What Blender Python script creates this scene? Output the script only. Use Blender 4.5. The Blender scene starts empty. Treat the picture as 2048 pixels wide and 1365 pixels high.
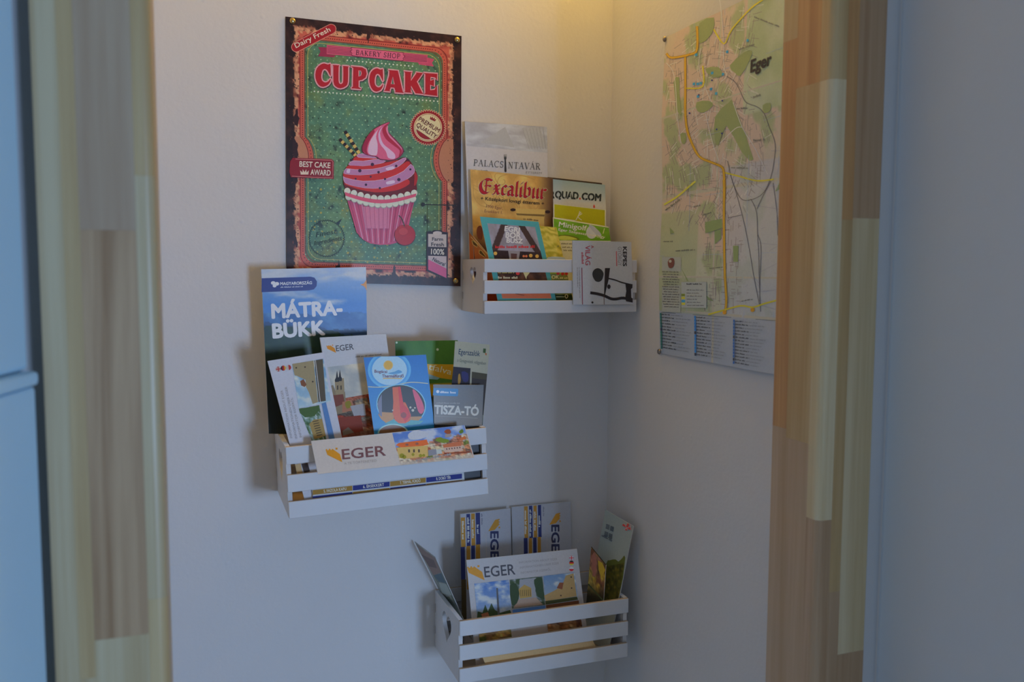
import bpy, bmesh, math, random
from mathutils import Vector, Matrix, noise
from mathutils.geometry import tessellate_polygon

# ------------------------------------------------------------------ camera
sc = bpy.context.scene
COL = sc.collection
FPX, YAW, PITCH, ROLL = 1765.0, math.radians(20.3), math.radians(4.7), math.radians(0.2)
CAM = Vector((0.0, -1.2, 1.5))
ROT = Matrix.Rotation(-YAW, 3, 'Z') @ Matrix.Rotation(math.pi / 2 - PITCH, 3, 'X') @ Matrix.Rotation(ROLL, 3, 'Z')
cd = bpy.data.cameras.new('camera')
cam = bpy.data.objects.new('camera', cd)
COL.objects.link(cam)
cam.matrix_world = Matrix.Translation(CAM) @ ROT.to_4x4()
cd.sensor_width = 36.0
cd.lens = FPX / 2048 * 36.0
cd.clip_start = 0.01
cd.dof.use_dof = True
cd.dof.focus_distance = 1.17
cd.dof.aperture_fstop = 5.6
sc.camera = cam

# ------------------------------------------------------------------ light
sc.view_settings.view_transform = 'Standard'
sc.view_settings.look = 'None'
sc.view_settings.gamma = 1.0
sc.view_settings.use_curve_mapping = False
sc.view_settings.exposure = 0.0
world = bpy.data.worlds.new('world')
sc.world = world
world.use_nodes = True
bg = world.node_tree.nodes['Background']
bg.inputs['Color'].default_value = (0.63, 0.77, 1.0, 1)
bg.inputs['Strength'].default_value = 0.30


def area(name, loc, target, sx, sy, power, color):
    l = bpy.data.lights.new(name, 'AREA')
    l.shape = 'RECTANGLE'
    l.size, l.size_y, l.energy, l.color = sx, sy, power, color
    o = bpy.data.objects.new(name, l)
    COL.objects.link(o)
    o.location = loc
    o.rotation_euler = (Vector(target) - Vector(loc)).to_track_quat('-Z', 'Y').to_euler()
    return o


# daylight from the hall window behind the camera
area('window_daylight', (0.90, -3.1, 1.14), (0.1, 0.0, 1.38), 0.36, 0.55, 33.0, (0.43, 0.63, 1.0))


# ------------------------------------------------------------------ helpers
def lin(c):
    c = c / 255.0
    return c / 12.92 if c <= 0.04045 else ((c + 0.055) / 1.055) ** 2.4


def ray(px, py):
    return ROT @ Vector(((px - 1024) / FPX, -(py - 682.5) / FPX, -1.0))


def at_y(px, py, y):
    d = ray(px, py)
    return CAM + d * ((y - CAM.y) / d.y)


def at_x(px, py, x):
    d = ray(px, py)
    return CAM + d * ((x - CAM.x) / d.x)


def to_px(p):
    q = ROT.transposed() @ (Vector(p) - CAM)
    return (1024 + FPX * q.x / -q.z, 682.5 - FPX * q.y / -q.z)


def tag(o, label=None, cat=None, group=None, kind=None):
    if label: o['label'] = label
    if cat: o['category'] = cat
    if group: o['group'] = group
    if kind: o['kind'] = kind
    return o


def empty(name, loc=(0, 0, 0), rot=(0, 0, 0)):
    o = bpy.data.objects.new(name, None)
    o.empty_display_size = 0.05
    COL.objects.link(o)
    o.location = loc
    o.rotation_euler = rot
    return o


def link(name, me, mat, parent=None, smooth=False):
    if mat and not me.materials: me.materials.append(mat)
    o = bpy.data.objects.new(name, me)
    COL.objects.link(o)
    if parent is not None: o.parent = parent
    if smooth:
        for p in me.polygons: p.use_smooth = True
    return o


def from_bm(name, bm, mat, parent=None, smooth=False):
    me = bpy.data.meshes.new(name)
    bmesh.ops.recalc_face_normals(bm, faces=bm.faces)
    bm.to_mesh(me)
    bm.free()
    return link(name, me, mat, parent, smooth)


def bm_box(lo, hi, bevel=0.0, seg=2, edges=None):
    bm = bmesh.new()
    bmesh.ops.create_cube(bm, size=1.0)
    for v in bm.verts:
        v.co = Vector([lo[i] + (v.co[i] + 0.5) * (hi[i] - lo[i]) for i in range(3)])
    if bevel:
        es = [e for e in bm.edges if edges is None or edges(e)]
        bmesh.ops.bevel(bm, geom=es, offset=bevel, segments=seg, affect='EDGES', profile=0.5)
    return bm


def box(name, lo, hi, mat, parent=None, bevel=0.0, seg=2, edges=None):
    return from_bm(name, bm_box(lo, hi, bevel, seg, edges), mat, parent)


# ------------------------------------------------------------------ materials
def new_mat(name):
    m = bpy.data.materials.new(name)
    m.use_nodes = True
    nt = m.node_tree
    return m, nt, nt.nodes['Principled BSDF']


def N(nt, kind, **kw):
    n = nt.nodes.new(kind)
    for k, v in kw.items():
        n.inputs[k.replace('_', ' ')].default_value = v
    return n


def plaster(name, color, bump=0.25):
    m, nt, b = new_mat(name)
    tc = nt.nodes.new('ShaderNodeTexCoord')
    n1 = N(nt, 'ShaderNodeTexNoise', Scale=9.0, Detail=4.0)
    n2 = N(nt, 'ShaderNodeTexNoise', Scale=160.0, Detail=3.0)
    v = N(nt, 'ShaderNodeTexVoronoi', Scale=26.0)
    r = nt.nodes.new('ShaderNodeValToRGB')
    r.color_ramp.elements[0].position, r.color_ramp.elements[1].position = 0.02, 0.09
    r.color_ramp.elements[0].color, r.color_ramp.elements[1].color = (1, 1, 1, 1), (0, 0, 0, 1)
    for n in (n1, n2, v): nt.links.new(tc.outputs['Object'], n.inputs['Vector'])
    nt.links.new(v.outputs['Distance'], r.inputs['Fac'])
    a = nt.nodes.new('ShaderNodeMath'); a.operation = 'MULTIPLY_ADD'
    nt.links.new(n2.outputs['Fac'], a.inputs[0]); a.inputs[1].default_value = 0.35
    a2 = nt.nodes.new('ShaderNodeMath'); a2.operation = 'MULTIPLY_ADD'
    nt.links.new(r.outputs['Color'], a2.inputs[0]); a2.inputs[1].default_value = 0.35
    nt.links.new(n1.outputs['Fac'], a2.inputs[2])
    nt.links.new(a2.outputs[0], a.inputs[2])
    bp = N(nt, 'ShaderNodeBump', Strength=bump, Distance=0.004)
    nt.links.new(a.outputs[0], bp.inputs['Height'])
    nt.links.new(bp.outputs['Normal'], b.inputs['Normal'])
    mx = nt.nodes.new('ShaderNodeMix'); mx.data_type = 'RGBA'
    mx.inputs['A'].default_value = (*[c * 0.95 for c in color], 1)
    mx.inputs['B'].default_value = (*color, 1)
    nt.links.new(n1.outputs['Fac'], mx.inputs['Factor'])
    nt.links.new(mx.outputs['Result'], b.inputs['Base Color'])
    b.inputs['Roughness'].default_value = 0.85
    return m


def wood(name, c1, c2, scale=1.0, seed=0.0, rough=0.38, swirl=0.35):
    m, nt, b = new_mat(name)
    tc = nt.nodes.new('ShaderNodeTexCoord')
    mp = nt.nodes.new('ShaderNodeMapping')
    mp.inputs['Scale'].default_value = (55 * scale, 55 * scale, 1.6)
    mp.inputs['Location'].default_value = (seed, seed * 1.7, seed * 0.6)
    nt.links.new(tc.outputs['Object'], mp.inputs['Vector'])
    n1 = N(nt, 'ShaderNodeTexNoise', Scale=1.0, Detail=3.0, Distortion=swirl)
    n2 = N(nt, 'ShaderNodeTexNoise', Scale=5.0, Detail=4.0)
    nt.links.new(mp.outputs['Vector'], n1.inputs['Vector'])
    nt.links.new(mp.outputs['Vector'], n2.inputs['Vector'])
    mth = nt.nodes.new('ShaderNodeMath'); mth.operation = 'MULTIPLY_ADD'
    nt.links.new(n2.outputs['Fac'], mth.inputs[0]); mth.inputs[1].default_value = 0.45
    nt.links.new(n1.outputs['Fac'], mth.inputs[2])
    r = nt.nodes.new('ShaderNodeValToRGB')
    r.color_ramp.elements[0].position, r.color_ramp.elements[1].position = 0.52, 0.92
    r.color_ramp.elements[0].color, r.color_ramp.elements[1].color = (*c1, 1), (*c2, 1)
    nt.links.new(mth.outputs[0], r.inputs['Fac'])
    nt.links.new(r.outputs['Color'], b.inputs['Base Color'])
    b.inputs['Roughness'].default_value = rough
    bp = N(nt, 'ShaderNodeBump', Strength=0.08, Distance=0.001)
    nt.links.new(n2.outputs['Fac'], bp.inputs['Height'])
    nt.links.new(bp.outputs['Normal'], b.inputs['Normal'])
    return m


def simple(name, color, rough=0.5, metal=0.0, var=0.06, scale=60.0):
    m, nt, b = new_mat(name)
    tc = nt.nodes.new('ShaderNodeTexCoord')
    n = N(nt, 'ShaderNodeTexNoise', Scale=scale, Detail=3.0)
    nt.links.new(tc.outputs['Object'], n.inputs['Vector'])
    mx = nt.nodes.new('ShaderNodeMix'); mx.data_type = 'RGBA'
    mx.inputs['A'].default_value = (*[c * (1 - var) for c in color], 1)
    mx.inputs['B'].default_value = (*[min(1, c * (1 + var)) for c in color], 1)
    nt.links.new(n.outputs['Fac'], mx.inputs['Factor'])
    nt.links.new(mx.outputs['Result'], b.inputs['Base Color'])
    b.inputs['Roughness'].default_value = rough
    b.inputs['Metallic'].default_value = metal
    return m


def ink_mat(name, rough):
    m, nt, b = new_mat(name)
    at = nt.nodes.new('ShaderNodeAttribute')
    at.attribute_name = 'ink'
    tc = nt.nodes.new('ShaderNodeTexCoord')
    n = N(nt, 'ShaderNodeTexNoise', Scale=400.0, Detail=2.0)
    nt.links.new(tc.outputs['Object'], n.inputs['Vector'])
    mr = nt.nodes.new('ShaderNodeMapRange')
    mr.inputs['To Min'].default_value, mr.inputs['To Max'].default_value = 0.93, 1.07
    nt.links.new(n.outputs['Fac'], mr.inputs['Value'])
    mx = nt.nodes.new('ShaderNodeVectorMath'); mx.operation = 'MULTIPLY'
    nt.links.new(at.outputs['Color'], mx.inputs[0])
    nt.links.new(mr.outputs['Result'], mx.inputs[1])
    nt.links.new(mx.outputs['Vector'], b.inputs['Base Color'])
    b.inputs['Roughness'].default_value = rough
    b.inputs['Specular IOR Level'].default_value = 0.3
    return m


M_WALL = plaster('white_plaster', (0.80, 0.785, 0.765))
M_HALL = plaster('hall_plaster', (0.74, 0.745, 0.745), 0.12)
M_FLOOR = simple('floor_tile', (0.32, 0.27, 0.22), 0.4)
M_CEIL = plaster('ceiling_paint', (0.8, 0.79, 0.77), 0.1)
M_PAINT = simple('white_crate_paint', (0.78, 0.775, 0.77), 0.55, var=0.03)
M_PLY = simple('bare_plywood', (0.62, 0.46, 0.30), 0.7, var=0.12, scale=140)
M_PAPER = simple('paper_edge', (0.78, 0.76, 0.73), 0.7)
M_TIN = simple('tin_back', (0.05, 0.035, 0.03), 0.4)
M_BRASS = simple('brass', (0.62, 0.46, 0.20), 0.22, 1.0)
M_STEEL = simple('dull_steel', (0.34, 0.30, 0.26), 0.3, 1.0)
M_INK = ink_mat('printed_ink', 0.55)
M_GLOSS = ink_mat('glossy_printed_ink', 0.32)
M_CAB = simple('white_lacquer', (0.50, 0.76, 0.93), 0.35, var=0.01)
PINE = [wood('pine_pale', (0.56, 0.48, 0.30), (0.44, 0.33, 0.17), 1.0, 3.1),
        wood('pine_brown', (0.50, 0.34, 0.19), (0.31, 0.18, 0.085), 0.6, 11.3, swirl=1.6),
        wood('pine_rosy', (0.47, 0.36, 0.24), (0.38, 0.26, 0.16), 0.8, 23.7),
        wood('pine_orange', (0.54, 0.33, 0.14), (0.42, 0.22, 0.08), 1.2, 5.9),
        wood('pine_honey', (0.54, 0.41, 0.21), (0.42, 0.28, 0.12), 1.0, 17.2)]

PINE_R = [wood('brightened_pine_pale', (0.86, 0.74, 0.48), (0.70, 0.55, 0.30), 1.0, 4.1),  # same pine for the right post, colours brightened to stand in for missing light
          wood('brightened_pine_brown', (0.62, 0.43, 0.26), (0.47, 0.29, 0.15), 1.0, 12.3),
          wood('brightened_pine_rosy', (0.62, 0.44, 0.27), (0.52, 0.34, 0.18), 0.8, 24.7),
          wood('brightened_pine_orange', (0.72, 0.42, 0.17), (0.56, 0.28, 0.10), 1.2, 6.9),
          wood('brightened_pine_honey', (0.70, 0.52, 0.26), (0.56, 0.36, 0.15), 1.0, 18.2)]

# ------------------------------------------------------------------ printed sheets
TXT = {}


def text_mesh(body):
    """Letters as flat faces."""
    key = body
    if key not in TXT:
        c = bpy.data.curves.new('lettering', 'FONT')
        c.body, c.resolution_u = body, 3
        o = bpy.data.objects.new('lettering', c)
        me = bpy.data.meshes.new_from_object(o)
        vs = [(v.co.x, v.co.y) for v in me.vertices]
        fs = [list(p.vertices) for p in me.polygons]
        bpy.data.objects.remove(o); bpy.data.curves.remove(c); bpy.data.meshes.remove(me)
        x0 = min(v[0] for v in vs); x1 = max(v[0] for v in vs)
        TXT[key] = (vs, fs, x0, x1)
    return TXT[key]


def smooth(pts, n=3, closed=True):
    """Catmull-Rom resampling of a traced outline."""
    out = []
    k = len(pts)
    rng = range(k) if closed else range(k - 1)
    for i in rng:
        g = (lambda j: pts[j % k]) if closed else (lambda j: pts[max(0, min(k - 1, j))])
        p0, p1, p2, p3 = g(i - 1), g(i), g(i + 1), g(i + 2)
        for s in range(n):
            t = s / n
            out.append(tuple(0.5 * (2 * p1[a] + (p2[a] - p0[a]) * t + (2 * p0[a] - 5 * p1[a] + 4 * p2[a] - p3[a]) * t * t
                                    + (3 * p1[a] - p0[a] - 3 * p2[a] + p3[a]) * t ** 3) for a in (0, 1)))
    if not closed: out.append(pts[-1])
    return out


def crop(x0, y0, s):
    """Reads points given in an enlarged crop back into photo pixels."""
    def f(*pts):
        return [(x0 + p[0] / s, y0 + p[1] / s) for p in pts]
    f.s = s
    return f


class Sheet:
    """A sheet of paper or tin standing in space, with flat print laid on its face.
    Its outline is given in photo pixels and the distance of each corner from the back wall."""
    def __init__(self, name, label, cat, pts, ys, white, base, thick=0.0008, gloss=False, group=None,
                 plane=None, back=None, parent=None, part=None, step=6e-6, crate=None, sub=(1, 1), gain=0.80):
        self.gain = gain
        self.white = white
        if plane is None:
            tl, tr, bl = at_y(*pts[0], ys[0]), at_y(*pts[1], ys[1]), at_y(*pts[3], ys[2])
            n = (tr - tl).cross(bl - tl).normalized()
            o = tl
        else:
            o, n = plane
        if n.dot(CAM - o) < 0: n = -n
        self.o, self.n = o, n
        self.c = [self.P(*p, 0) for p in pts]
        if crate:                                    # the foot of the sheet rests on the crate's bottom board
            x0, z0, tilt = crate
            for top, foot in ((0, 3), (1, 2)):
                a, b = self.c[top], self.c[foot]
                fz = lambda q: z0 + 0.0058 + tilt * (q.x - x0)
                t = (a.z - fz(a)) / ((a.z - fz(a)) - (b.z - fz(b)))
                self.c[foot] = a + (b - a) * t
            pts = [to_px(q) for q in self.c]
        self.pts = pts
        self.k, self.step, self.gloss = 0, step, gloss
        self.V, self.F, self.C = [], [], []
        self.thick = thick
        m_back = back or M_PAPER
        bm = bmesh.new()
        base_pt = (self.c[2] + self.c[3]) * 0.5
        self.org = base_pt if parent is None else Vector(parent['org'])
        f = [bm.verts.new(c - self.org) for c in self.c]
        b = [bm.verts.new(c - self.org - n * thick) for c in self.c]
        bm.faces.new(f); bm.faces.new(b[::-1])
        for i in range(4):
            j = (i + 1) % 4
            bm.faces.new((f[j], f[i], b[i], b[j]))
        if parent is None:
            self.root = empty(name, base_pt)
            self.root['org'] = tuple(base_pt)
            tag(self.root, label, cat, group)
            self.body = from_bm('sheet', bm, m_back, self.root)
            self.holder = self.root
        else:
            self.root = parent
            self.body = from_bm(part, bm, m_back, parent)
            self.holder = self.body
        self.grid(pts, *sub, lambda u, v: base)

    def P(self, px, py, k=None):
        d = ray(px, py)
        t = (self.o - CAM).dot(self.n) / d.dot(self.n)
        p = CAM + d * t
        return p if not k else p + self.n * k

    def col(self, c):
        return tuple(max(0.012, min(0.95, self.gain * (lin(c[i]) / lin(self.white[i])) ** 1.12)) for i in range(3))

    def up(self):
        self.k += 1
        return 0.00005 + self.k * self.step

    def add(self, pts, faces, color, quads=False):
        z = self.up()
        i0 = len(self.V)
        if quads:                                    # overlapping strokes each lie a hair above the last
            self.V += [self.P(x, y, z + (i // 4 % 7) * 5e-6) for i, (x, y) in enumerate(pts)]
            self.k += 6
        else:
            self.V += [self.P(x, y, z) for x, y in pts]
        c = self.col(color)
        for f in faces:
            self.F.append([i0 + i for i in f])
            self.C.append([c] * len(f))

    def uv(self, u, v):
        a, b, c, d = self.pts
        return tuple((a[i] * (1 - u) + b[i] * u) * (1 - v) + (d[i] * (1 - u) + c[i] * u) * v for i in (0, 1))

    def grid(self, q, nx, ny, fn):
        z = self.up()
        i0 = len(self.V)
        cs = []
        for j in range(ny + 1):
            for i in range(nx + 1):
                u, v = i / nx, j / ny
                p = [(q[0][a] * (1 - u) + q[1][a] * u) * (1 - v) + (q[3][a] * (1 - u) + q[2][a] * u) * v for a in (0, 1)]
                self.V.append(self.P(p[0], p[1], z))
                cs.append(self.col(fn(u, v)))
        w = nx + 1
        for j in range(ny):
            for i in range(nx):
                f = [j * w + i, j * w + i + 1, (j + 1) * w + i + 1, (j + 1) * w + i]
                self.F.append([i0 + t for t in f])
                self.C.append([cs[t] for t in f])

    def poly(self, pts, color, holes=()):
        loops = [list(pts)] + [list(h) for h in holes]
        flat = [p for l in loops for p in l]
        tri = tessellate_polygon([[Vector((x, y, 0)) for x, y in l] for l in loops])
        self.add(flat, tri, color)

    def disc(self, c, rx, color, ry=None, n=20, rot=0):
        ry = ry or rx
        ca, sa = math.cos(rot), math.sin(rot)
        pts = []
        for i in range(n):
            a = 2 * math.pi * i / n
            x, y = rx * math.cos(a), ry * math.sin(a)
            pts.append((c[0] + x * ca - y * sa, c[1] + x * sa + y * ca))
        self.add(pts, [list(range(n))], color)

    def dots(self, cs, r, color, n=6):
        pts, fs = [], []
        for c in cs:
            k = len(pts)
            rr = r * (c[2] if len(c) > 2 else 1)
            pts += [(c[0] + rr * math.cos(2 * math.pi * i / n), c[1] + rr * math.sin(2 * math.pi * i / n)) for i in range(n)]
            fs.append(list(range(k, k + n)))
        self.add(pts, fs, color)

    def line(self, pts, w, color, closed=False, taper=None):
        n = len(pts)
        L, R_ = [], []
        for i in range(n):
            a = pts[(i - 1) % n] if (closed or i > 0) else pts[i]
            b = pts[(i + 1) % n] if (closed or i < n - 1) else pts[i]
            dx, dy = b[0] - a[0], b[1] - a[1]
            l = math.hypot(dx, dy) or 1
            h = w / 2 * (taper(i / (n - 1)) if taper else 1)
            L.append((pts[i][0] - dy / l * h, pts[i][1] + dx / l * h))
            R_.append((pts[i][0] + dy / l * h, pts[i][1] - dx / l * h))
        fs = []
        for i in range(n if closed else n - 1):
            j = (i + 1) % n
            fs.append((i, j, n + j, n + i))
        self.add(L + R_, fs, color)

    def lines(self, segs, w, color):
        pts, fs = [], []
        for (a, b) in segs:
            dx, dy = b[0] - a[0], b[1] - a[1]
            l = math.hypot(dx, dy) or 1
            ox, oy = -dy / l * w / 2, dx / l * w / 2
            k = len(pts)
            pts += [(a[0] + ox, a[1] + oy), (b[0] + ox, b[1] + oy), (b[0] - ox, b[1] - oy), (a[0] - ox, a[1] - oy)]
            fs.append((k, k + 1, k + 2, k + 3))
        if pts: self.add(pts, fs, color, True)

    def frame(self, p0, p1, upv=None):
        d = Vector((p1[0] - p0[0], p1[1] - p0[1]))
        L = d.length
        d /= L
        u = Vector(upv).normalized() if upv else Vector((d.y, -d.x))
        return d, u, L

    def text(self, body, p0, p1, h, color, off=0.0, shear=0.0, upv=None):
        vs, fs, x0, x1 = text_mesh(body)
        d, u, L = self.frame(p0, p1, upv)
        s = L / (x1 - x0)
        hy = h / 0.682
        # a heavier weight is printed as copies shifted all round by the extra width
        ring = [(off * math.cos(t * math.pi / 4), off * math.sin(t * math.pi / 4)) for t in range(8)] if off > 0.004 else []
        for ox, oy in ring + [(0, 0)]:
            pts = [(p0[0] + d.x * ((x + ox - x0) * s + shear * y * hy) + u.x * (y + oy) * hy,
                    p0[1] + d.y * ((x + ox - x0) * s + shear * y * hy) + u.y * (y + oy) * hy) for x, y in vs]
            self.add(pts, fs, color)

    def strokes(self, body, font, p0, p1, h, color, gap=0.12, nib=None, grow=0.0, upv=None):
        """Letters drawn stroke by stroke: plain strokes, or with a slanted broad nib."""
        d, u, L = self.frame(p0, p1, upv)
        W = sum(font[c][0] + gap if c in font else 0.4 for c in body) - gap
        s = L / W
        x = 0.0
        pts, fs = [], []
        M_ = lambda a, b: (p0[0] + d.x * a * s + u.x * b * h, p0[1] + d.y * a * s + u.y * b * h)
        for c in body:
            if c not in font:
                x += 0.4
                continue
            for w, pl in font[c][1]:
                for a, b in zip(pl[:-1], pl[1:]):
                    A, B = M_(x + a[0], a[1]), M_(x + b[0], b[1])
                    k = len(pts)
                    if nib:
                        ox, oy = nib[0] * h * w, -nib[1] * h * w
                        q = [(A[0] - ox, A[1] - oy), (A[0] + ox, A[1] + oy), (B[0] + ox, B[1] + oy), (B[0] - ox, B[1] - oy)]
                        if grow:
                            cx, cy = sum(p[0] for p in q) / 4, sum(p[1] for p in q) / 4
                            q2 = []
                            for p in q:
                                l = math.hypot(p[0] - cx, p[1] - cy) or 1
                                q2.append((p[0] + (p[0] - cx) / l * grow, p[1] + (p[1] - cy) / l * grow))
                            q = q2
                    else:
                        dx, dy = B[0] - A[0], B[1] - A[1]
                        l = math.hypot(dx, dy) or 1
                        t = w * h / 2
                        ex, ey = dx / l * t * 0.3, dy / l * t * 0.3
                        ox, oy = -dy / l * t, dx / l * t
                        q = [(A[0] + ox - ex, A[1] + oy - ey), (B[0] + ox + ex, B[1] + oy + ey), (B[0] - ox + ex, B[1] - oy + ey), (A[0] - ox - ex, A[1] - oy - ey)]
                    pts += q
                    fs.append((k, k + 1, k + 2, k + 3))
            x += font[c][0] + gap
        self.add(pts, fs, color, True)

    def words(self, p0, p1, h, color, seed=0, fill=1.0, upv=None):
        """Small print too fine to read: rows of tiny bars in word-like runs."""
        rnd = random.Random(seed)
        d, u, L = self.frame(p0, p1, upv)
        x, pts, fs = 0.0, [], []
        while x < L * fill:
            n = rnd.randint(3, 9)
            for _ in range(n):
                w = h * rnd.uniform(0.3, 0.6)
                hh = h * rnd.choice((0.7, 0.7, 1.0))
                if x + w > L * fill: break
                k = len(pts)
                for a, b in ((x, 0), (x + w, 0), (x + w, hh), (x, hh)):
                    pts.append((p0[0] + d.x * a + u.x * b, p0[1] + d.y * a + u.y * b))
                fs.append((k, k + 1, k + 2, k + 3))
                x += w + h * 0.16
            x += h * 0.55
        if pts: self.add(pts, fs, color)

    def done(self, disp=None):
        me = bpy.data.meshes.new('print')
        V = [(disp(v) if disp else v) - self.org for v in self.V]
        me.from_pydata(V, [], self.F)
        at = me.attributes.new('ink', 'FLOAT_COLOR', 'CORNER')
        flat = []
        for c in self.C:
            for x in c: flat += [x[0], x[1], x[2], 1.0]
        at.data.foreach_set('color', flat)
        me.update()
        # every print face looks the way the sheet faces
        nr = self.n
        if any(p.normal.dot(nr) < 0 for p in me.polygons):
            bm = bmesh.new(); bm.from_mesh(me)
            bmesh.ops.reverse_faces(bm, faces=[f for f in bm.faces if f.normal.dot(nr) < 0])
            bm.to_mesh(me); bm.free()
        return link('print', me, M_GLOSS if self.gloss else M_INK, self.holder)


def mixc(a, b, t):
    t = max(0.0, min(1.0, t))
    return tuple(a[i] + (b[i] - a[i]) * t for i in range(3))


def fbm(x, y, s=0.0, o=4):
    return noise.fractal(Vector((x, y, s)), 0.9, 2.1, o)


def sky_fn(top, bot, cloud, seed, amount=0.5, sx=3, sy=5):
    def f(u, v):
        c = mixc(top, bot, v)
        t = fbm(u * sx, v * sy, seed)
        return mixc(c, cloud, (t + amount - 0.35) * 1.6)
    return f


def mosaic_fn(pal, seed, sx=10, sy=14):
    def f(u, v):
        t = noise.cell(Vector((u * sx + seed, v * sy + 0.6 * fbm(u * 4, v * 4, seed), seed)))
        s = fbm(u * 24, v * 24, seed + 5)
        c = pal[int(t * 7919 * len(pal)) % len(pal)]
        return tuple(max(0, x * (1 + 0.45 * s)) for x in c)
    return f


def leaf_fn(a, b, c, seed, s=12):
    def f(u, v):
        t = fbm(u * s, v * s, seed)
        return mixc(mixc(a, b, t + 0.4), c, (fbm(u * s * 2, v * s * 2, seed + 3) - 0.15) * 2)
    return f


# a roman capital alphabet drawn in strokes (width, [(weight, points)])
def _arc(cx, cy, rx, ry, a0, a1, n=10):
    return [(cx + rx * math.cos(math.radians(a0 + (a1 - a0) * i / n)), cy + ry * math.sin(math.radians(a0 + (a1 - a0) * i / n))) for i in range(n + 1)]


_T, _t = 0.14, 0.06
def _ser(*xs): return [(_t, [(x - 0.11, y), (x + 0.11, y)]) for x, y in xs]
ROMAN = {
    'A': (0.72, [(_t, [(0.08, 0), (0.36, 1)]), (_T, [(0.36, 1), (0.64, 0)]), (_t, [(0.19, 0.36), (0.52, 0.36)])] + _ser((0.08, 0.03), (0.64, 0.03))),
    'B': (0.62, [(_T, [(0.16, 0), (0.16, 1)]), (0.1, [(0.16, 0.97), (0.36, 0.97)] + _arc(0.36, 0.75, 0.17, 0.22, 90, -90)), (0.1, [(0.16, 0.53), (0.36, 0.53)] + _arc(0.36, 0.28, 0.21, 0.25, 90, -90) + [(0.16, 0.03)])] + _ser((0.12, 0.03), (0.12, 0.97))),
    'C': (0.7, [(0.1, _arc(0.4, 0.5, 0.34, 0.47, 50, 310, 16)), (_t, [(0.63, 0.72), (0.63, 0.98)])]),
    'E': (0.56, [(_T, [(0.16, 0), (0.16, 1)]), (_t, [(0.1, 0.97), (0.5, 0.97), (0.5, 0.8)]), (_t, [(0.16, 0.52), (0.4, 0.52)]), (_t, [(0.4, 0.42), (0.4, 0.62)]), (_t, [(0.1, 0.03), (0.53, 0.03), (0.53, 0.22)])]),
    'H': (0.74, [(_T, [(0.16, 0), (0.16, 1)]), (_T, [(0.58, 0), (0.58, 1)]), (_t, [(0.16, 0.5), (0.58, 0.5)])] + _ser((0.16, 0.03), (0.58, 0.03), (0.16, 0.97), (0.58, 0.97))),
    'K': (0.7, [(_T, [(0.16, 0), (0.16, 1)]), (_t, [(0.16, 0.42), (0.56, 1)]), (_T, [(0.28, 0.55), (0.62, 0)])] + _ser((0.16, 0.03), (0.62, 0.03), (0.16, 0.97), (0.56, 0.97))),
    'L': (0.56, [(_T, [(0.16, 0), (0.16, 1)]), (_t, [(0.06, 0.03), (0.53, 0.03), (0.53, 0.25)])] + _ser((0.16, 0.97))),
    'N': (0.76, [(_t, [(0.14, 0), (0.14, 1)]), (_T, [(0.14, 1), (0.6, 0)]), (_t, [(0.6, 0), (0.6, 1)])] + _ser((0.14, 0.03), (0.1, 0.97), (0.6, 0.97))),
    'O': (0.76, [(0.11, _arc(0.38, 0.5, 0.32, 0.47, 0, 360, 20))]),
    'P': (0.6, [(_T, [(0.16, 0), (0.16, 1)]), (0.1, [(0.16, 0.97), (0.34, 0.97)] + _arc(0.34, 0.72, 0.2, 0.25, 90, -90) + [(0.16, 0.47)])] + _ser((0.16, 0.03), (0.12, 0.97))),
    'R': (0.68, [(_T, [(0.16, 0), (0.16, 1)]), (0.1, [(0.16, 0.97), (0.34, 0.97)] + _arc(0.34, 0.74, 0.2, 0.23, 90, -90) + [(0.16, 0.51)]), (_T, [(0.34, 0.5), (0.62, 0)])] + _ser((0.16, 0.03), (0.62, 0.03), (0.12, 0.97))),
    'S': (0.54, [(0.11, _arc(0.28, 0.74, 0.19, 0.23, 40, 250, 10) + _arc(0.26, 0.26, 0.21, 0.23, 80, -150, 10)), (_t, [(0.46, 0.75), (0.46, 0.97)]), (_t, [(0.06, 0.03), (0.06, 0.27)])]),
    'T': (0.64, [(_T, [(0.32, 0), (0.32, 1)]), (_t, [(0.04, 0.8), (0.04, 0.97), (0.6, 0.97), (0.6, 0.8)])] + _ser((0.32, 0.03))),
    'V': (0.7, [(_T, [(0.08, 1), (0.36, 0)]), (_t, [(0.36, 0), (0.62, 1)])] + _ser((0.08, 0.97), (0.62, 0.97))),
    'Y': (0.66, [(_T, [(0.08, 1), (0.33, 0.48), (0.33, 0)]), (_t, [(0.33, 0.48), (0.58, 1)])] + _ser((0.08, 0.97), (0.58, 0.97), (0.33, 0.03))),
}
ROMAN['Á'] = (0.72, ROMAN['A'][1] + [(0.07, [(0.34, 1.1), (0.44, 1.28)])])
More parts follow.
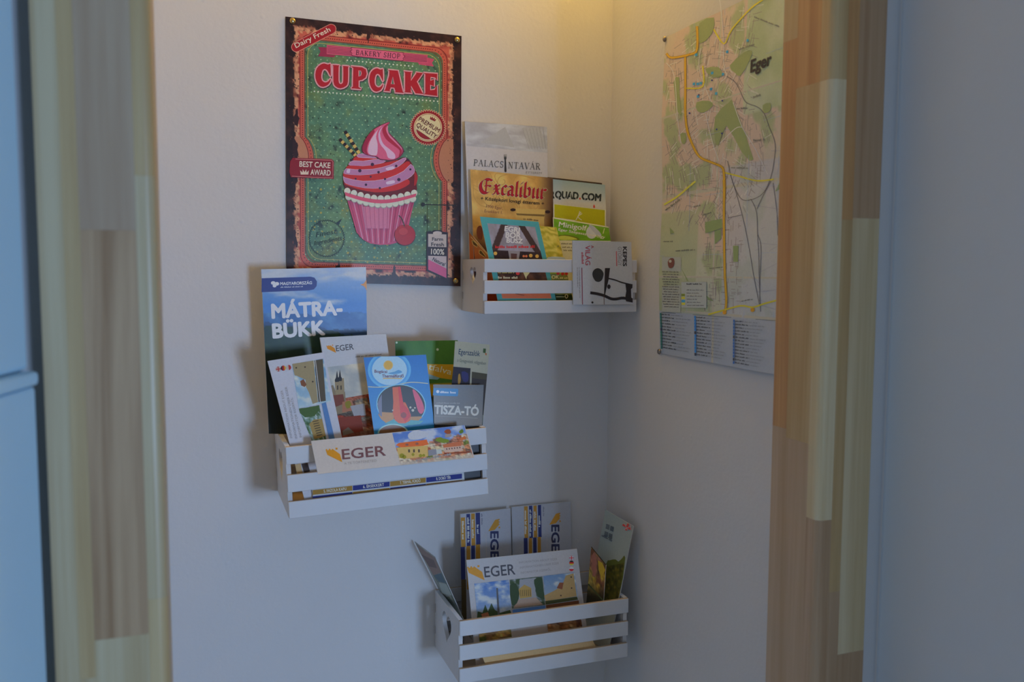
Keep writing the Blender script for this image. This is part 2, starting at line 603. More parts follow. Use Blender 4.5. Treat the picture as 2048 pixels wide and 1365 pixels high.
# black letter minuscules for a broad nib
_st = lambda x, a=0.0, b=0.66: (1, [(x - 0.05, b - 0.06), (x + 0.02, b), (x, b - 0.08), (x, a + 0.08), (x + 0.06, a), (x + 0.1, a + 0.06)])
BLACK = {
    'E': (0.72, [(1.3, _arc(0.38, 0.5, 0.30, 0.48, 60, 300, 14)), (0.8, [(0.3, 0.95), (0.52, 0.98), (0.66, 0.9)]), (0.8, [(0.3, 0.52), (0.55, 0.56), (0.62, 0.5)]), (0.7, [(0.38, 0.12), (0.38, 0.88)])]),
    'x': (0.40, [(1, [(0.06, 0.6), (0.14, 0.66), (0.3, 0.06), (0.38, 0.06)]), (0.8, [(0.36, 0.62), (0.28, 0.64), (0.12, 0.04), (0.04, 0.02)]), (0.7, [(0.06, 0.36), (0.36, 0.38)])]),
    'c': (0.34, [(1, [(0.12, 0.5), (0.12, 0.12), (0.2, 0.02), (0.32, 0.1)]), (1, [(0.12, 0.52), (0.22, 0.66), (0.32, 0.56)])]),
    'a': (0.42, [(1, [(0.08, 0.58), (0.2, 0.66), (0.3, 0.56), (0.3, 0.08), (0.38, 0.02)]), (1, [(0.28, 0.4), (0.12, 0.34), (0.1, 0.12), (0.16, 0.02), (0.28, 0.12)])]),
    'l': (0.22, [_st(0.1, 0, 1.0)]),
    'í': (0.22, [_st(0.1), (0.9, [(0.08, 0.84), (0.18, 0.98)])]),
    'i': (0.22, [_st(0.1), (0.9, [(0.08, 0.84), (0.14, 0.9)])]),
    'b': (0.44, [_st(0.1, 0, 1.0), (1, [(0.12, 0.54), (0.26, 0.66), (0.35, 0.52), (0.34, 0.12), (0.22, 0.0), (0.12, 0.06)])]),
    'u': (0.44, [_st(0.1), _st(0.32)]),
    'r': (0.34, [_st(0.1), (1, [(0.14, 0.52), (0.22, 0.64), (0.32, 0.56)])]),
}

# ------------------------------------------------------------------ the place: niche, door frame, hall
XR = 0.600                                   # right wall of the niche
YB = -0.465                                  # back edge of the pine door frame
XJ = at_y(1562, 250, YB).x                   # inner face of the right-hand post
YF = at_x(1661, 250, XJ).y                   # front face of the door frame
XE = at_y(1766, 250, YF).x                   # outer edge of the right-hand post
XH = at_y(1789, 250, YF).x                   # hall wall that runs back past the camera
XL0, XL1 = at_y(67, 250, YF).x, at_y(309, 250, YF).x


def struct(name, lo, hi, mat, **kw):
    return tag(box(name, lo, hi, mat, **kw), kind='structure')


struct('wall_back', (-0.30, 0.0, 0.0), (XR + 0.1, 0.1, 2.45), M_WALL)
struct('wall_right', (XR, YB, 0.0), (XR + 0.1, 0.0, 2.45), M_WALL)
struct('wall_left', (-0.24, YB, 0.0), (-0.14, 0.0, 2.45), M_WALL)
struct('floor', (-2.2, -3.2, -0.05), (2.2, 0.1, 0.0), M_FLOOR)
struct('ceiling', (-2.2, YF - 0.9, 2.45), (2.2, 0.1, 2.5), M_CEIL)
struct('wall_front', (-1.3, YF + 0.036, 0.0), (XL0 - 0.0005, YF + 0.10, 2.45), M_HALL)
struct('wall_front_strip', (XE + 0.0005, YF + 0.0005, 0.0), (XH + 0.002, YF + 0.07, 2.45), M_HALL)
struct('wall_hall', (XH, -1.36, 0.0), (XH + 0.09, YF, 2.45), M_HALL, bevel=0.006, seg=3,
       edges=lambda e: abs(e.verts[0].co.z - e.verts[1].co.z) > 1)
struct('wall_lintel', (XL0, YF, 2.12), (XE, YF + 0.07, 2.45), M_HALL)


def post(name, label, staves, pine=PINE):
    r = tag(empty(name), label, kind='structure')
    for (x0, x1, y0, y1, z0, z1, m, bev) in staves:
        g = 0.00003
        ed = None
        if bev:
            cx, cy = bev
            ed = lambda e, cx=cx, cy=cy: all(abs(v.co.x - cx) < 0.002 and abs(v.co.y - cy) < 0.002 for v in e.verts)
        box('stave', (x0 + g, y0 + g, z0 + g), (x1 - g, y1 - g, z1 - g), pine[m], r, 0.007 if bev else 0.0, 5, ed)
    return r


def zc(py, px=300): return at_y(px, py, YF).z


def column(x0, x1, y0, y1, joints, mats, bev=None):
    zs = [2.12] + list(joints) + [0.0]
    return [(x0, x1, y0, y1, zs[i + 1], zs[i], mats[i % len(mats)], bev) for i in range(len(zs) - 1)]


xa, xb, xc = at_y(118, 250, YF).x, at_y(152, 250, YF).x, at_y(266, 250, YF).x
yb2 = YF + 0.072
post('trim_1', 'left pine post of the door frame, glued from pale and brown staves',
     column(XL0, xa, YF, yb2, (zc(1500), 0.55), (0, 4, 0)) +
     column(xa, xb, YF, yb2, (zc(1340), 0.6), (4, 0, 4)) +
     column(xb, xc, YF, yb2, (zc(462), zc(1268), 0.7), (2, 1, 0, 2)) +
     column(xc, XL1, YF, yb2, (zc(352), zc(1200), 0.5), (4, 0, 4, 0), (XL1, YF)))
zr = lambda py: at_y(1700, py, YF).z
yj1, yj2 = at_x(1590, 250, XJ).y, at_x(1637, 250, XJ).y
xk = at_y(1690, 250, YF).x
xm = at_y(1712, 250, YF).x
post('trim_2', 'right pine post of the door frame, glued from honey and orange staves',
     column(XJ, XR - 0.001, yj1, YB, (zr(52), zr(872), 0.6), (4, 3, 2, 3)) +
     column(XJ, XR - 0.001, yj2, yj1, (zr(160), zr(890), 0.5), (3, 4, 2, 4)) +
     column(XJ, xk, YF, yj2, (zr(160), zr(1036), 0.6), (4, 0, 1, 0), (XJ, YF)) +
     column(xk, xm, YF, yj2, (zr(440), zr(1180), 0.4), (3, 4, 1, 4)) +
     column(xm, XE, YF, yj2, (zr(436), zr(1306), 0.5), (1, 0, 1, 0)), PINE_R)

# tall cabinet at the left edge, turned a little so that its side catches the window light
cy0 = YF - 0.012
xlow, xup, zsp = at_y(73, 780, cy0).x, at_y(38, 300, cy0).x, at_y(60, 742, cy0).z
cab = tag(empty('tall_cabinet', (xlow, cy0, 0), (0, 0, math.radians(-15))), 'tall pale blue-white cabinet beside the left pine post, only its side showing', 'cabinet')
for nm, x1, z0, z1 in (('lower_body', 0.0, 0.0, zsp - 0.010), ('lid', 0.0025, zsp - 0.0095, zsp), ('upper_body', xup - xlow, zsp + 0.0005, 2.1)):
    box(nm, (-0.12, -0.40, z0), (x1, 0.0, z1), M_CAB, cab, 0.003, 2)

# ceiling lamp of the niche, just above the picture
LX, LY, LZ = 0.50, -0.14, 2.19
lamp = tag(empty('pendant_lamp', (LX, LY, 2.45)), 'small warm pendant lamp hanging above the corner of the niche', 'lamp')
def rod(name, r0, r1, z0, z1, mat, parent):
    bm = bmesh.new()
    bmesh.ops.create_cone(bm, cap_ends=True, segments=20, radius1=r0, radius2=r1, depth=abs(z1 - z0), matrix=Matrix.Translation((0, 0, (z0 + z1) / 2)))
    return from_bm(name, bm, mat, parent)
rod('ceiling_rose', 0.045, 0.05, -0.022, -0.0005, M_PAINT, lamp)
rod('cord', 0.003, 0.003, LZ - 2.45 + 0.075, -0.022, M_PAINT, lamp)
rod('socket', 0.016, 0.014, LZ - 2.45 + 0.035, LZ - 2.45 + 0.075, M_PAINT, lamp)
m_bulb, nt, b = new_mat('lit_bulb')
b.inputs['Emission Color'].default_value = (1.0, 0.60, 0.085, 1)
b.inputs['Emission Strength'].default_value = 68.0
bm = bmesh.new()
bmesh.ops.create_uvsphere(bm, u_segments=20, v_segments=12, radius=0.035, matrix=Matrix.Translation((0, 0, LZ - 2.45)))
from_bm('bulb', bm, m_bulb, lamp, True)


# ------------------------------------------------------------------ crates
def panel_with_heart(dep, hgt, t, hc, hw, hh):
    c = bpy.data.curves.new('panel', 'CURVE')
    c.dimensions, c.fill_mode, c.extrude = '2D', 'BOTH', t / 2
    def loop(pts):
        s = c.splines.new('POLY')
        s.points.add(len(pts) - 1)
        for p, q in zip(s.points, pts): p.co = (q[0], q[1], 0, 1)
        s.use_cyclic_u = True
    loop([(0, 0), (dep, 0), (dep, hgt), (0, hgt)])
    pts = []
    for i in range(40):
        a = 2 * math.pi * i / 40
        x = 16 * math.sin(a) ** 3
        y = 13 * math.cos(a) - 5 * math.cos(2 * a) - 2 * math.cos(3 * a) - math.cos(4 * a)
        pts.append((hc[0] + x / 32 * hw, hc[1] + (y + 2.5) / 29 * hh))
    loop(pts)
    o = bpy.data.objects.new('panel', c)
    me = bpy.data.meshes.new_from_object(o)
    bpy.data.objects.remove(o); bpy.data.curves.remove(c)
    for v in me.vertices: v.co = (v.co.z, -v.co.x, v.co.y)
    me.materials.clear()
    me.materials.append(M_PAINT); me.materials.append(M_PLY)
    return me


def ply_top(o, inner=None):
    me = o.data
    if len(me.materials) < 2: me.materials.append(M_PLY)
    for p in me.polygons:
        n = p.normal
        if n.z > 0.9 or (inner and n.dot(inner) > 0.9): p.material_index = 1


def crate(label, x0, z0, W, D, H, tilt, heart, group='white wooden crates on the back wall'):
    r = tag(empty('wooden_crate', (x0, -0.0006, z0), (0, -tilt, 0)), label, 'crate', group)
    t = 0.005
    for s in (0, 1):
        me = panel_with_heart(D - 2 * t - 0.0006, H, 0.0055, ((D - 2 * t) * 0.5, H * heart[2]), heart[0], heart[1])
        o = link('side_panel', me, None, r)
        o.location = (0.00275 if s == 0 else W - 0.00275, -t - 0.0003, 0)
        me.update()
        ply_top(o)
    fr = [(0.757, 1.0), (0.367, 0.61), (0.0, 0.236)]
    for a, b in fr:
        o = box('front_slat', (0, -D, a * H), (W, -D + t, b * H), M_PAINT, r, 0.0006, 1)
        ply_top(o, Vector((0, 1, 0)))
        o = box('back_slat', (0, -t, a * H), (W, 0, b * H), M_PAINT, r, 0.0006, 1)
        ply_top(o)
    box('bottom_board', (0.006, -D + t + 0.0003, 0.0), (W - 0.006, -t - 0.0003, 0.005), M_PLY, r)
    return r


crate('smallest white wooden crate with heart cut-out, hanging in the corner beside the cupcake sign', 0.3680, 1.4400, 0.2245, 0.100, 0.0725, 0.0, (0.028, 0.025, 0.68))
crate('slightly tilted white wooden crate with heart cut-out, on the wall below the cupcake sign', 0.1095, 1.2010, 0.2510, 0.140, 0.0870, math.radians(2.0), (0.043, 0.043, 0.56))
crate('lowest white wooden crate with heart cut-out, holding landscape town leaflet near the bottom', 0.3260, 0.9535, 0.2480, 0.124, 0.0850, math.radians(-0.2), (0.043, 0.042, 0.60))

# ------------------------------------------------------------------ tin sign with the cupcake
def pin(parent, px, plane_pt, n, r, mat, name='pin'):
    """A domed brass nail head on the face of a sheet."""
    bm = bmesh.new()
    bmesh.ops.create_uvsphere(bm, u_segments=16, v_segments=10, radius=r)
    q = n.to_track_quat('Z', 'Y').to_matrix()
    for v in bm.verts:
        c = v.co.copy()
        c.z = c.z * 0.7 if c.z > 0 else c.z * 0.15
        v.co = q @ c + plane_pt - Vector(parent['org'])
    return from_bm(name, bm, mat, parent, True)


def crown(s, c, w, col, rot=0.0):
    ca, sa = math.cos(rot), math.sin(rot)
    pts = [(-1, 0.6), (-1.15, -0.5), (-0.55, 0.05), (-0.45, -0.8), (0, 0), (0.45, -0.8), (0.55, 0.05), (1.15, -0.5), (1, 0.6)]
    s.poly([(c[0] + (x * ca - y * sa) * w, c[1] + (x * sa + y * ca) * w) for x, y in pts], col)


POSTER = [(571, 33), (923, 72), (921, 573), (573, 563)]
ps = Sheet('tin_sign', 'vintage green and pink tin sign with a large cupcake, pinned to the back wall', 'sign',
           POSTER, (-0.0024, -0.0024, -0.0024), (162, 160, 162), (60, 80, 70), thick=0.0016, gloss=True, back=M_TIN, gain=0.60)
GREEN, DARK, CREAM, RUST = (84, 119, 97), (46, 30, 27), (196, 150, 118), (150, 62, 50)


def poster_base(u, v):
    n1, n2, n3 = fbm(u * 5, v * 7, 1), fbm(u * 18, v * 26, 2), fbm(u * 50, v * 70, 3, 2)
    ex = min(u, 1 - u) * 0.70
    ey = min(v, 1 - v)
    e = min(ex, ey)
    rust = e + 0.010 * n2 + 0.006 * n3
    if rust < 0.034:
        return mixc(DARK, (72, 46, 38), n2 + 0.3)
    if rust < 0.050:
        return mixc((186, 140, 110), (120, 66, 52), (n2 + n3) * 0.9 + 0.15)
    if e < 0.073:
        c = mixc((176, 92, 76), (120, 50, 45), n2 * 0.9 + 0.1)
        return mixc(c, DARK, (n1 * 1.2 + n2 - 0.55) * 2)
    c = mixc(GREEN, (104, 130, 88), n1 + 0.2)
    c = mixc(c, (122, 128, 72), (fbm(u * 9, v * 12, 8) - 0.10 + 0.35 * (v - 0.55)) * 1.1)
    c = mixc(c, (88, 132, 118), (0.22 - abs(u - 0.5) * 0.4 - abs(v - 0.45) * 0.35))
    edge = max(0, 0.16 - e) * 5
    c = mixc(c, (62, 82, 52), edge * (n1 + 0.55))
    d = (n2 + 0.7 * n3 - 0.42 + 0.25 * max(0, v - 0.72) + 0.2 * max(0, 0.25 - u)) * 1.7
    c = mixc(c, (48, 60, 52), d)
    return tuple(x * (1 + 0.10 * n3) for x in c)


ps.grid(POSTER, 150, 220, poster_base)
rnd = random.Random(4)
# polka dots
dd = []
for j in range(46):
    for i in range(22):
        u, v = 0.11 + (i + 0.5 * (j % 2)) * 0.0362, 0.095 + j * 0.0182
        if u < 0.90 and v < 0.925: dd.append((*ps.uv(u, v), rnd.uniform(0.7, 1.15)))
ps.dots(dd, 1.35, (142, 168, 134))
ps.dots([(*ps.uv(rnd.uniform(.12, .7), rnd.uniform(.6, .93)), rnd.uniform(.6, 1.6)) for _ in range(70)], 1.7, (150, 142, 70))
ps.dots([(*ps.uv(rnd.choice((rnd.uniform(.1, .3), rnd.uniform(.1, .9))), rnd.uniform(.3, .95)), rnd.uniform(.4, 1.5)) for _ in range(130)], 1.0, (46, 56, 48))


# frame lines: rounded corners, a bulge on each side
def frame_path(m, r=0.05, n=6):
    a = 0.70
    P_, mu, mv = [], m / a, m
    ru, rv = r / a, r
    def corner(cu, cv, a0):
        for i in range(n + 1):
            t = math.radians(a0 + 90 * i / n)
            P_.append((cu + ru * math.cos(t), cv + rv * math.sin(t)))
    def bulge(side, v0, v1):
        for i in range(13):
            t = i / 12
            k = math.sin(math.pi * t) ** 0.7 * 0.048
            v = v0 + (v1 - v0) * t
            P_.append((1 - mu - k, v) if side else (mu + k, v))
    corner(1 - mu - ru, mv + rv, -90)
    bulge(1, 0.415, 0.585)
    corner(1 - mu - ru, 1 - mv - rv, 0)
    corner(mu + ru, 1 - mv - rv, 90)
    bulge(0, 0.60, 0.45)
    corner(mu + ru, mv + rv, 180)
    return [ps.uv(*p) for p in P_]


# the bulges show the cream ground outside the frame
for side, v0, v1 in ((1, 0.415, 0.585), (0, 0.45, 0.60)):
    q = []
    for i in range(13):
        t = i / 12
        k = math.sin(math.pi * t) ** 0.7 * 0.048
        v = v0 + (v1 - v0) * t
        q.append((1 - 0.075 / .7 - k, v) if side else (0.075 / .7 + k, v))
    q += [(0.955, v1), (0.955, v0)] if side else [(0.05, v1), (0.05, v0)]
    ps.poly([ps.uv(*p) for p in q], (168, 118, 92))
ps.line(frame_path(0.066), 7.2, (176, 88, 72), True)
ps.line(frame_path(0.0565), 1.5, (120, 34, 32), True)
ps.line(frame_path(0.0765), 1.3, (120, 44, 38), True)
fp = frame_path(0.0665)
pts = []
for a, b in zip(fp, fp[1:] + fp[:1]):
    L = math.hypot(b[0] - a[0], b[1] - a[1])
    k = max(1, int(L / 4.4))
    for i in range(k):
        pts.append((a[0] + (b[0] - a[0]) * i / k, a[1] + (b[1] - a[1]) * i / k))
ps.dots(pts, 1.1, (84, 26, 26))
ps.line(frame_path(0.0875), 1.1, (168, 158, 92), True)
ps.dots([(*ps.uv(rnd.choice((rnd.uniform(.02, .075), rnd.uniform(.925, .98))), rnd.uniform(.03, .97)), rnd.uniform(.4, 1.8)) for _ in range(260)], 0.9, (84, 48, 40))
ps.dots([(*ps.uv(rnd.uniform(.03, .97), rnd.choice((rnd.uniform(.015, .05), rnd.uniform(.95, .985)))), rnd.uniform(.4, 1.8)) for _ in range(120)], 0.9, (84, 48, 40))
# rust stains lying over the frame
for (u, v, r) in ((.055, .5, .05), (.05, .62, .045), (.06, .38, .04), (.05, .84, .04), (.955, .80, .05), (.47, .045, .03), (.3, .965, .05), (.62, .975, .05), (.955, .3, .03)):
    n_ = 16
    q = []
    for i in range(n_):
        a = 2 * math.pi * i / n_
        k = r * (0.55 + 0.5 * noise.noise(Vector((u * 9 + math.cos(a) * 1.4, v * 9 + math.sin(a) * 1.4, 2))))
        q.append(ps.uv(min(.995, max(.006, u + k * .55 * math.cos(a))), min(.994, max(.006, v + k * 1.5 * math.sin(a)))))
    ps.poly(q, (58, 34, 31))
c1, c2, d1, e3 = crop(560, 20, 4.874), crop(560, 290, 4.55), crop(660, 230, 5.055), crop(565, 25, 7.8)
# Dairy Fresh
def pill(a, b, h, col, n=8):
    dx, dy = b[0] - a[0], b[1] - a[1]
    t = math.atan2(dy, dx)
    q = [(b[0] + h * math.cos(t - math.pi / 2 + math.pi * i / n), b[1] + h * math.sin(t - math.pi / 2 + math.pi * i / n)) for i in range(n + 1)]
    q += [(a[0] + h * math.cos(t + math.pi / 2 + math.pi * i / n), a[1] + h * math.sin(t + math.pi / 2 + math.pi * i / n)) for i in range(n + 1)]
    return q
a, b = e3((215, 540), (760, 258))
ps.poly(pill(a, b, 10.2, 0), (188, 130, 116))
ps.poly(pill(a, b, 9.0, 0), (150, 34, 40))
a, b = e3((212, 556), (752, 292))
ps.text('Dairy Fresh', a, b, 9.6, (205, 186, 172), 0.012)
# ribbon
PK, PKD = (184, 84, 110), (140, 50, 78)
ps.poly(c1((372, 362), (460, 366), (460, 432), (545, 442), (522, 462), (372, 452), (395, 405)), PKD)
ps.poly(c1((1425, 462), (1505, 480), (1480, 515), (1500, 552), (1352, 532), (1348, 512), (1425, 515)), (176, 76, 104))
ps.poly(c1((455, 340), (1440, 440), (1435, 468), (1442, 522), (455, 430)), PK)
for k in range(5):
    t = 0.16 + 0.17 * k
    a, b = c1((462, 342 + 88 * t), (690, 365 + 84 * t)); ps.lines([(a, b)], 0.7, (110, 36, 58))
    a, b = c1((1212, 418 + 84 * t), (1432, 440 + 78 * t)); ps.lines([(a, b)], 0.7, (110, 36, 58))
ps.poly(smooth(c1((700, 363), (950, 390), (1195, 413), (1200, 430), (1220, 455), (1200, 475), (1190, 500), (940, 476), (705, 450), (700, 425), (680, 405), (700, 388)), 2), (120, 40, 62))
ps.poly(smooth(c1((706, 369), (950, 395), (1188, 418), (1194, 433), (1212, 455), (1194, 472), (1184, 494), (940, 470), (711, 445), (706, 424), (688, 405), (706, 389)), 2), (190, 96, 122))
a, b = c1((735, 438), (1168, 476))
ps.strokes('BAKERY SHOP', ROMAN, a, b, 9.6, (58, 26, 34), 0.1)
for (p, q, n_) in ((c1((655, 492))[0], c1((1290, 550))[0], 18), (c1((335, 795))[0], c1((1535, 892))[0], 34)):
    ps.dots([(p[0] + (q[0] - p[0]) * i / (n_ - 1), p[1] + (q[1] - p[1]) * i / (n_ - 1)) for i in range(n_)], 1.6, (192, 206, 180), 8)
# CUPCAKE
_C = [(478, 527), (493, 530), (496, 640), (484, 640), (462, 598), (440, 580), (417, 590), (404, 640), (410, 686), (440, 706), (470, 694), (492, 668), (494, 692), (470, 732), (420, 754), (378, 738), (350, 692), (340, 632), (355, 570), (393, 532), (430, 520), (462, 530)]
LET = [(_C, []),
       ([(505, 535), (582, 540), (574, 552), (572, 690), (585, 720), (603, 716), (612, 690), (612, 556), (604, 545), (674, 550), (666, 562), (664, 700), (645, 745), (590, 768), (540, 750), (517, 700), (516, 550)], []),
       ([(690, 548), (800, 558), (838, 580), (847, 625), (835, 662), (800, 686), (768, 692), (767, 752), (790, 766), (790, 776), (692, 768), (692, 760), (706, 748), (710, 566), (692, 558)], [[(768, 592), (785, 597), (791, 617), (785, 640), (768, 650)]]),
       ([((x - 340) / 156 * 140 + 866, (y - 520) / 234 * 234 + 562 + (x - 340) * 0.06) for x, y in _C], []),
       ([(1050, 583), (1150, 592), (1197, 795), (1208, 814), (1118, 806), (1122, 795), (1112, 762), (1080, 759), (1070, 785), (1076, 798), (1008, 792), (1022, 775), (1060, 640), (1062, 596)], [[(1098, 655), (1112, 725), (1083, 722)]]),
       ([(1203, 597), (1290, 605), (1277, 618), (1275, 690), (1326, 618), (1322, 608), (1395, 615), (1335, 700), (1384, 800), (1400, 824), (1318, 816), (1276, 742), (1276, 800), (1292, 813), (1203, 806), (1215, 795), (1215, 612)], []),
       ([(1393, 612), (1533, 622), (1530, 692), (1510, 662), (1468, 656), (1466, 690), (1502, 676), (1502, 748), (1464, 732), (1464, 782), (1505, 777), (1530, 732), (1533, 842), (1398, 826), (1412, 812), (1412, 627)], [])]
LET = [(smooth(o, 2) if i in (0, 1, 3) else o, hs) for i, (o, hs) in enumerate(LET)]
for o, hs in LET: ps.line([(x + 1.1, y + 1.5) for x, y in c1(*o)], 4.6, (70, 62, 58), True)
for o, hs in LET: ps.line(c1(*o), 4.2, (204, 142, 150), True)
for o, hs in LET:
    ps.poly(c1(*o), (160, 36, 46), [c1(*h) for h in hs])
    for h in hs: ps.line(c1(*h), 1.8, (204, 142, 150), True)
    ys = [p[1] for p in o]; lo_, hi_ = min(ys), max(ys)
for o, hs in LET: ps.line(c1(*o), 0.9, (206, 152, 158), True)
# PREMIUM QUALITY seal
cx, cy = c1((1440, 1147))[0]
ps.poly([(cx + (37.5 if i % 2 else 33.5) * math.cos(math.pi * i / 44), cy + (37.5 if i % 2 else 33.5) * math.sin(math.pi * i / 44)) for i in range(88)], (190, 160, 130))
ps.poly([(cx + (35.6 if i % 2 else 31.8) * math.cos(math.pi * i / 44), cy + (35.6 if i % 2 else 31.8) * math.sin(math.pi * i / 44)) for i in range(88)], (142, 36, 40))
ps.disc((cx, cy), 28.2, (196, 180, 142), n=36)
ps.disc((cx, cy), 26.6, (142, 36, 40), n=36)
ps.disc((cx, cy), 25.8, (196, 182, 146), n=36)
a, b = c1((1346, 1078), (1540, 1198)); ps.text('PREMIUM', a, b, 8.4, (98, 40, 34), 0.02)
a, b = c1((1322, 1132), (1512, 1256)); ps.text('QUALITY', a, b, 8.4, (98, 40, 34), 0.02)
crown(ps, c1((1490, 1062))[0], 5.6, (130, 40, 38), 0.45)
ps.poly([(cx + 24 * math.cos(t), cy + 24 * math.sin(t)) for t in [math.radians(75 + 95 * i / 14) for i in range(15)]], (142, 36, 40))
a, b = c1((1330, 1166), (1480, 1268)); ps.lines([(a, b)], 0.9, (98, 40, 34))
# BEST CAKE AWARD
ps.poly(c2((92, 150), (115, 118), (470, 130), (490, 150), (488, 312), (100, 296), (84, 250)), (128, 30, 40))
ps.line(c2((140, 130), (470, 140), (481, 158), (478, 302), (108, 286)), 0.9, (196, 128, 122))
a, b = c2((176, 198), (455, 212)); ps.text('BEST CAKE', a, b, 10.6, (210, 184, 170), 0.02)
a, b = c2((276, 273), (458, 280)); ps.text('AWARD', a, b, 10.6, (210, 184, 170), 0.02)
crown(ps, c2((222, 250))[0], 7.6, (206, 176, 160))
# Finest Ingredients stamp
cx, cy = c2((424, 852))[0]
ring = [(cx + (34.8 + (1.4 if i % 2 else -1.4)) * math.cos(2 * math.pi * i / 96), cy + (36 + (1.4 if i % 2 else -1.4)) * math.sin(2 * math.pi * i / 96)) for i in range(96)]
ps.line(ring, 1.7, (40, 54, 56), True)
ps.poly(c2((505, 715), (562, 672), (535, 728)), (40, 54, 56))
a, b = c2((328, 842), (512, 806)); ps.text('Finest', a, b, 9.5, (44, 56, 54), 0.0, 0.35)
a, b = c2((312, 915), (560, 868)); ps.text('Ingredients', a, b, 9.0, (44, 56, 54), 0.0, 0.35)
# Farm Fresh tag on its hook
a, b = c2((1300, 543), (1600, 550)); ps.lines([(a, b)], 2.0, (44, 44, 42)); ps.disc(a, 4.0, (44, 44, 42))
for x in (1342, 1512):
    a, b = c2((x, 550), (x, 800)); ps.lines([(a, b)], 0.8, (70, 88, 70))
ps.poly(c2((1332, 790), (1380, 788), (1400, 776), (1460, 778), (1480, 790), (1525, 798), (1524, 1232), (1330, 1148)), (52, 40, 44))
ps.poly(c2((1346, 810), (1512, 816), (1512, 932), (1346, 928)), (176, 164, 158))
ps.disc(c2((1430, 804))[0], 9, (182, 170, 164), 4)
ps.poly(c2((1346, 1010), (1512, 1014), (1512, 1212), (1346, 1136)), (178, 162, 160))
ps.poly(c2((1346, 1042), (1512, 1126), (1512, 1212), (1346, 1136)), (184, 88, 124))
for tx, x0, y0, x1, y1, h, cl in (('Farm', 1382, 872, 1480, 874, 6.6, (50, 38, 40)), ('Fresh', 1374, 922, 1488, 924, 7.2, (50, 38, 40)), ('100%', 1372, 996, 1490, 1000, 11, (200, 186, 176))):
    a, b = c2((x0, y0), (x1, y1)); ps.text(tx, a, b, h, cl, 0.02)
a, b = c2((1382, 1052), (1490, 1104)); ps.text('Natural', a, b, 7, (50, 38, 40), 0.02)
# the cupcake
for (p, q) in ((d1((95, 245))[0], d1((262, 420))[0]), (d1((148, 165))[0], d1((292, 390))[0])):
    k = 8
    for i in range(k):
        f = lambda t: (p[0] + (q[0] - p[0]) * t, p[1] + (q[1] - p[1]) * t)
        ps.lines([(f(i / k), f((i + 1.05) / k))], 6.4, (52, 34, 36) if i % 2 == 0 else (186, 160, 92))
RED, MAU, DRED = (178, 46, 40), (170, 118, 152), (104, 26, 26)
ps.poly(smooth(d1((270, 405), (360, 400), (470, 440), (560, 470), (660, 465), (740, 430), (800, 460), (850, 540), (882, 620), (872, 700), (862, 775), (700, 825), (500, 830), (300, 810), (150, 740), (132, 620), (150, 560), (200, 480)), 3), DRED)
bands = [(RED, [(245, 430), (280, 425), (380, 435), (470, 440), (440, 460), (330, 470), (235, 465)]),
         (MAU, [(275, 402), (360, 396), (470, 440), (380, 436), (282, 430)]),
         (MAU, [(190, 490), (235, 465), (330, 470), (470, 450), (560, 470), (480, 500), (330, 520), (200, 512)]),
         (RED, [(165, 530), (195, 512), (330, 520), (480, 500), (620, 470), (690, 460), (600, 510), (430, 550), (250, 555), (160, 545)]),
         (MAU, [(135, 585), (160, 545), (250, 555), (430, 550), (600, 510), (735, 440), (765, 450), (680, 530), (500, 590), (300, 612), (150, 600)]),
         (RED, [(133, 590), (150, 600), (300, 612), (500, 590), (680, 530), (775, 470), (805, 500), (740, 570), (560, 650), (330, 672), (150, 637), (130, 612)]),
         (MAU, [(130, 622), (150, 637), (330, 672), (560, 650), (740, 570), (812, 500), (852, 560), (820, 620), (700, 690), (520, 742), (350, 742), (200, 712), (145, 682)]),
         (RED, [(150, 692), (200, 712), (350, 742), (520, 742), (700, 690), (780, 650), (800, 700), (700, 755), (600, 775), (450, 785), (280, 752), (155, 707)])]
for cl, q in bands:
    ps.poly(smooth(d1(*q), 2), cl)
    if cl == MAU: ps.line(smooth(d1(*q), 2), 0.7, (206, 170, 186), True)
ps.poly(smooth(d1((850, 575), (882, 620), (872, 690), (845, 720), (850, 640)), 2), (160, 40, 36))
for q in ([(560, 540), (630, 520), (650, 545), (580, 565)], [(565, 680), (640, 662), (650, 690), (575, 705)], [(170, 555), (200, 552), (195, 590), (165, 585)]):
    ps.poly(smooth(d1(*q), 2), (196, 172, 190))
ps.dots([(*d1(p)[0], k) for p, k in (((213, 460), .8), ((425, 503), 1.2), ((298, 566), 1.2), ((665, 518), .9), ((487, 581), .9), ((408, 627), .7), ((256, 648), .7), ((552, 650), .8), ((692, 656), 1.2), ((360, 708), .9), ((500, 742), .8), ((782, 455), .8), ((808, 553), .8))], 2.9, (66, 36, 62), 9)
ps.poly(smooth(d1((602, 75), (540, 92), (440, 145), (370, 222), (325, 310), (320, 362), (350, 402), (420, 420), (470, 432), (500, 456), (560, 462), (600, 466), (650, 460), (700, 432), (740, 380), (730, 330), (660, 250), (592, 180), (576, 120)), 3), (120, 40, 66))
ps.poly(smooth(d1((598, 80), (540, 97), (444, 150), (376, 226), (334, 312), (330, 360), (360, 396), (424, 412), (474, 424), (504, 446), (560, 452), (600, 456), (646, 450), (692, 424), (728, 378), (718, 334), (652, 258), (586, 186), (568, 124)), 3), (190, 92, 122))
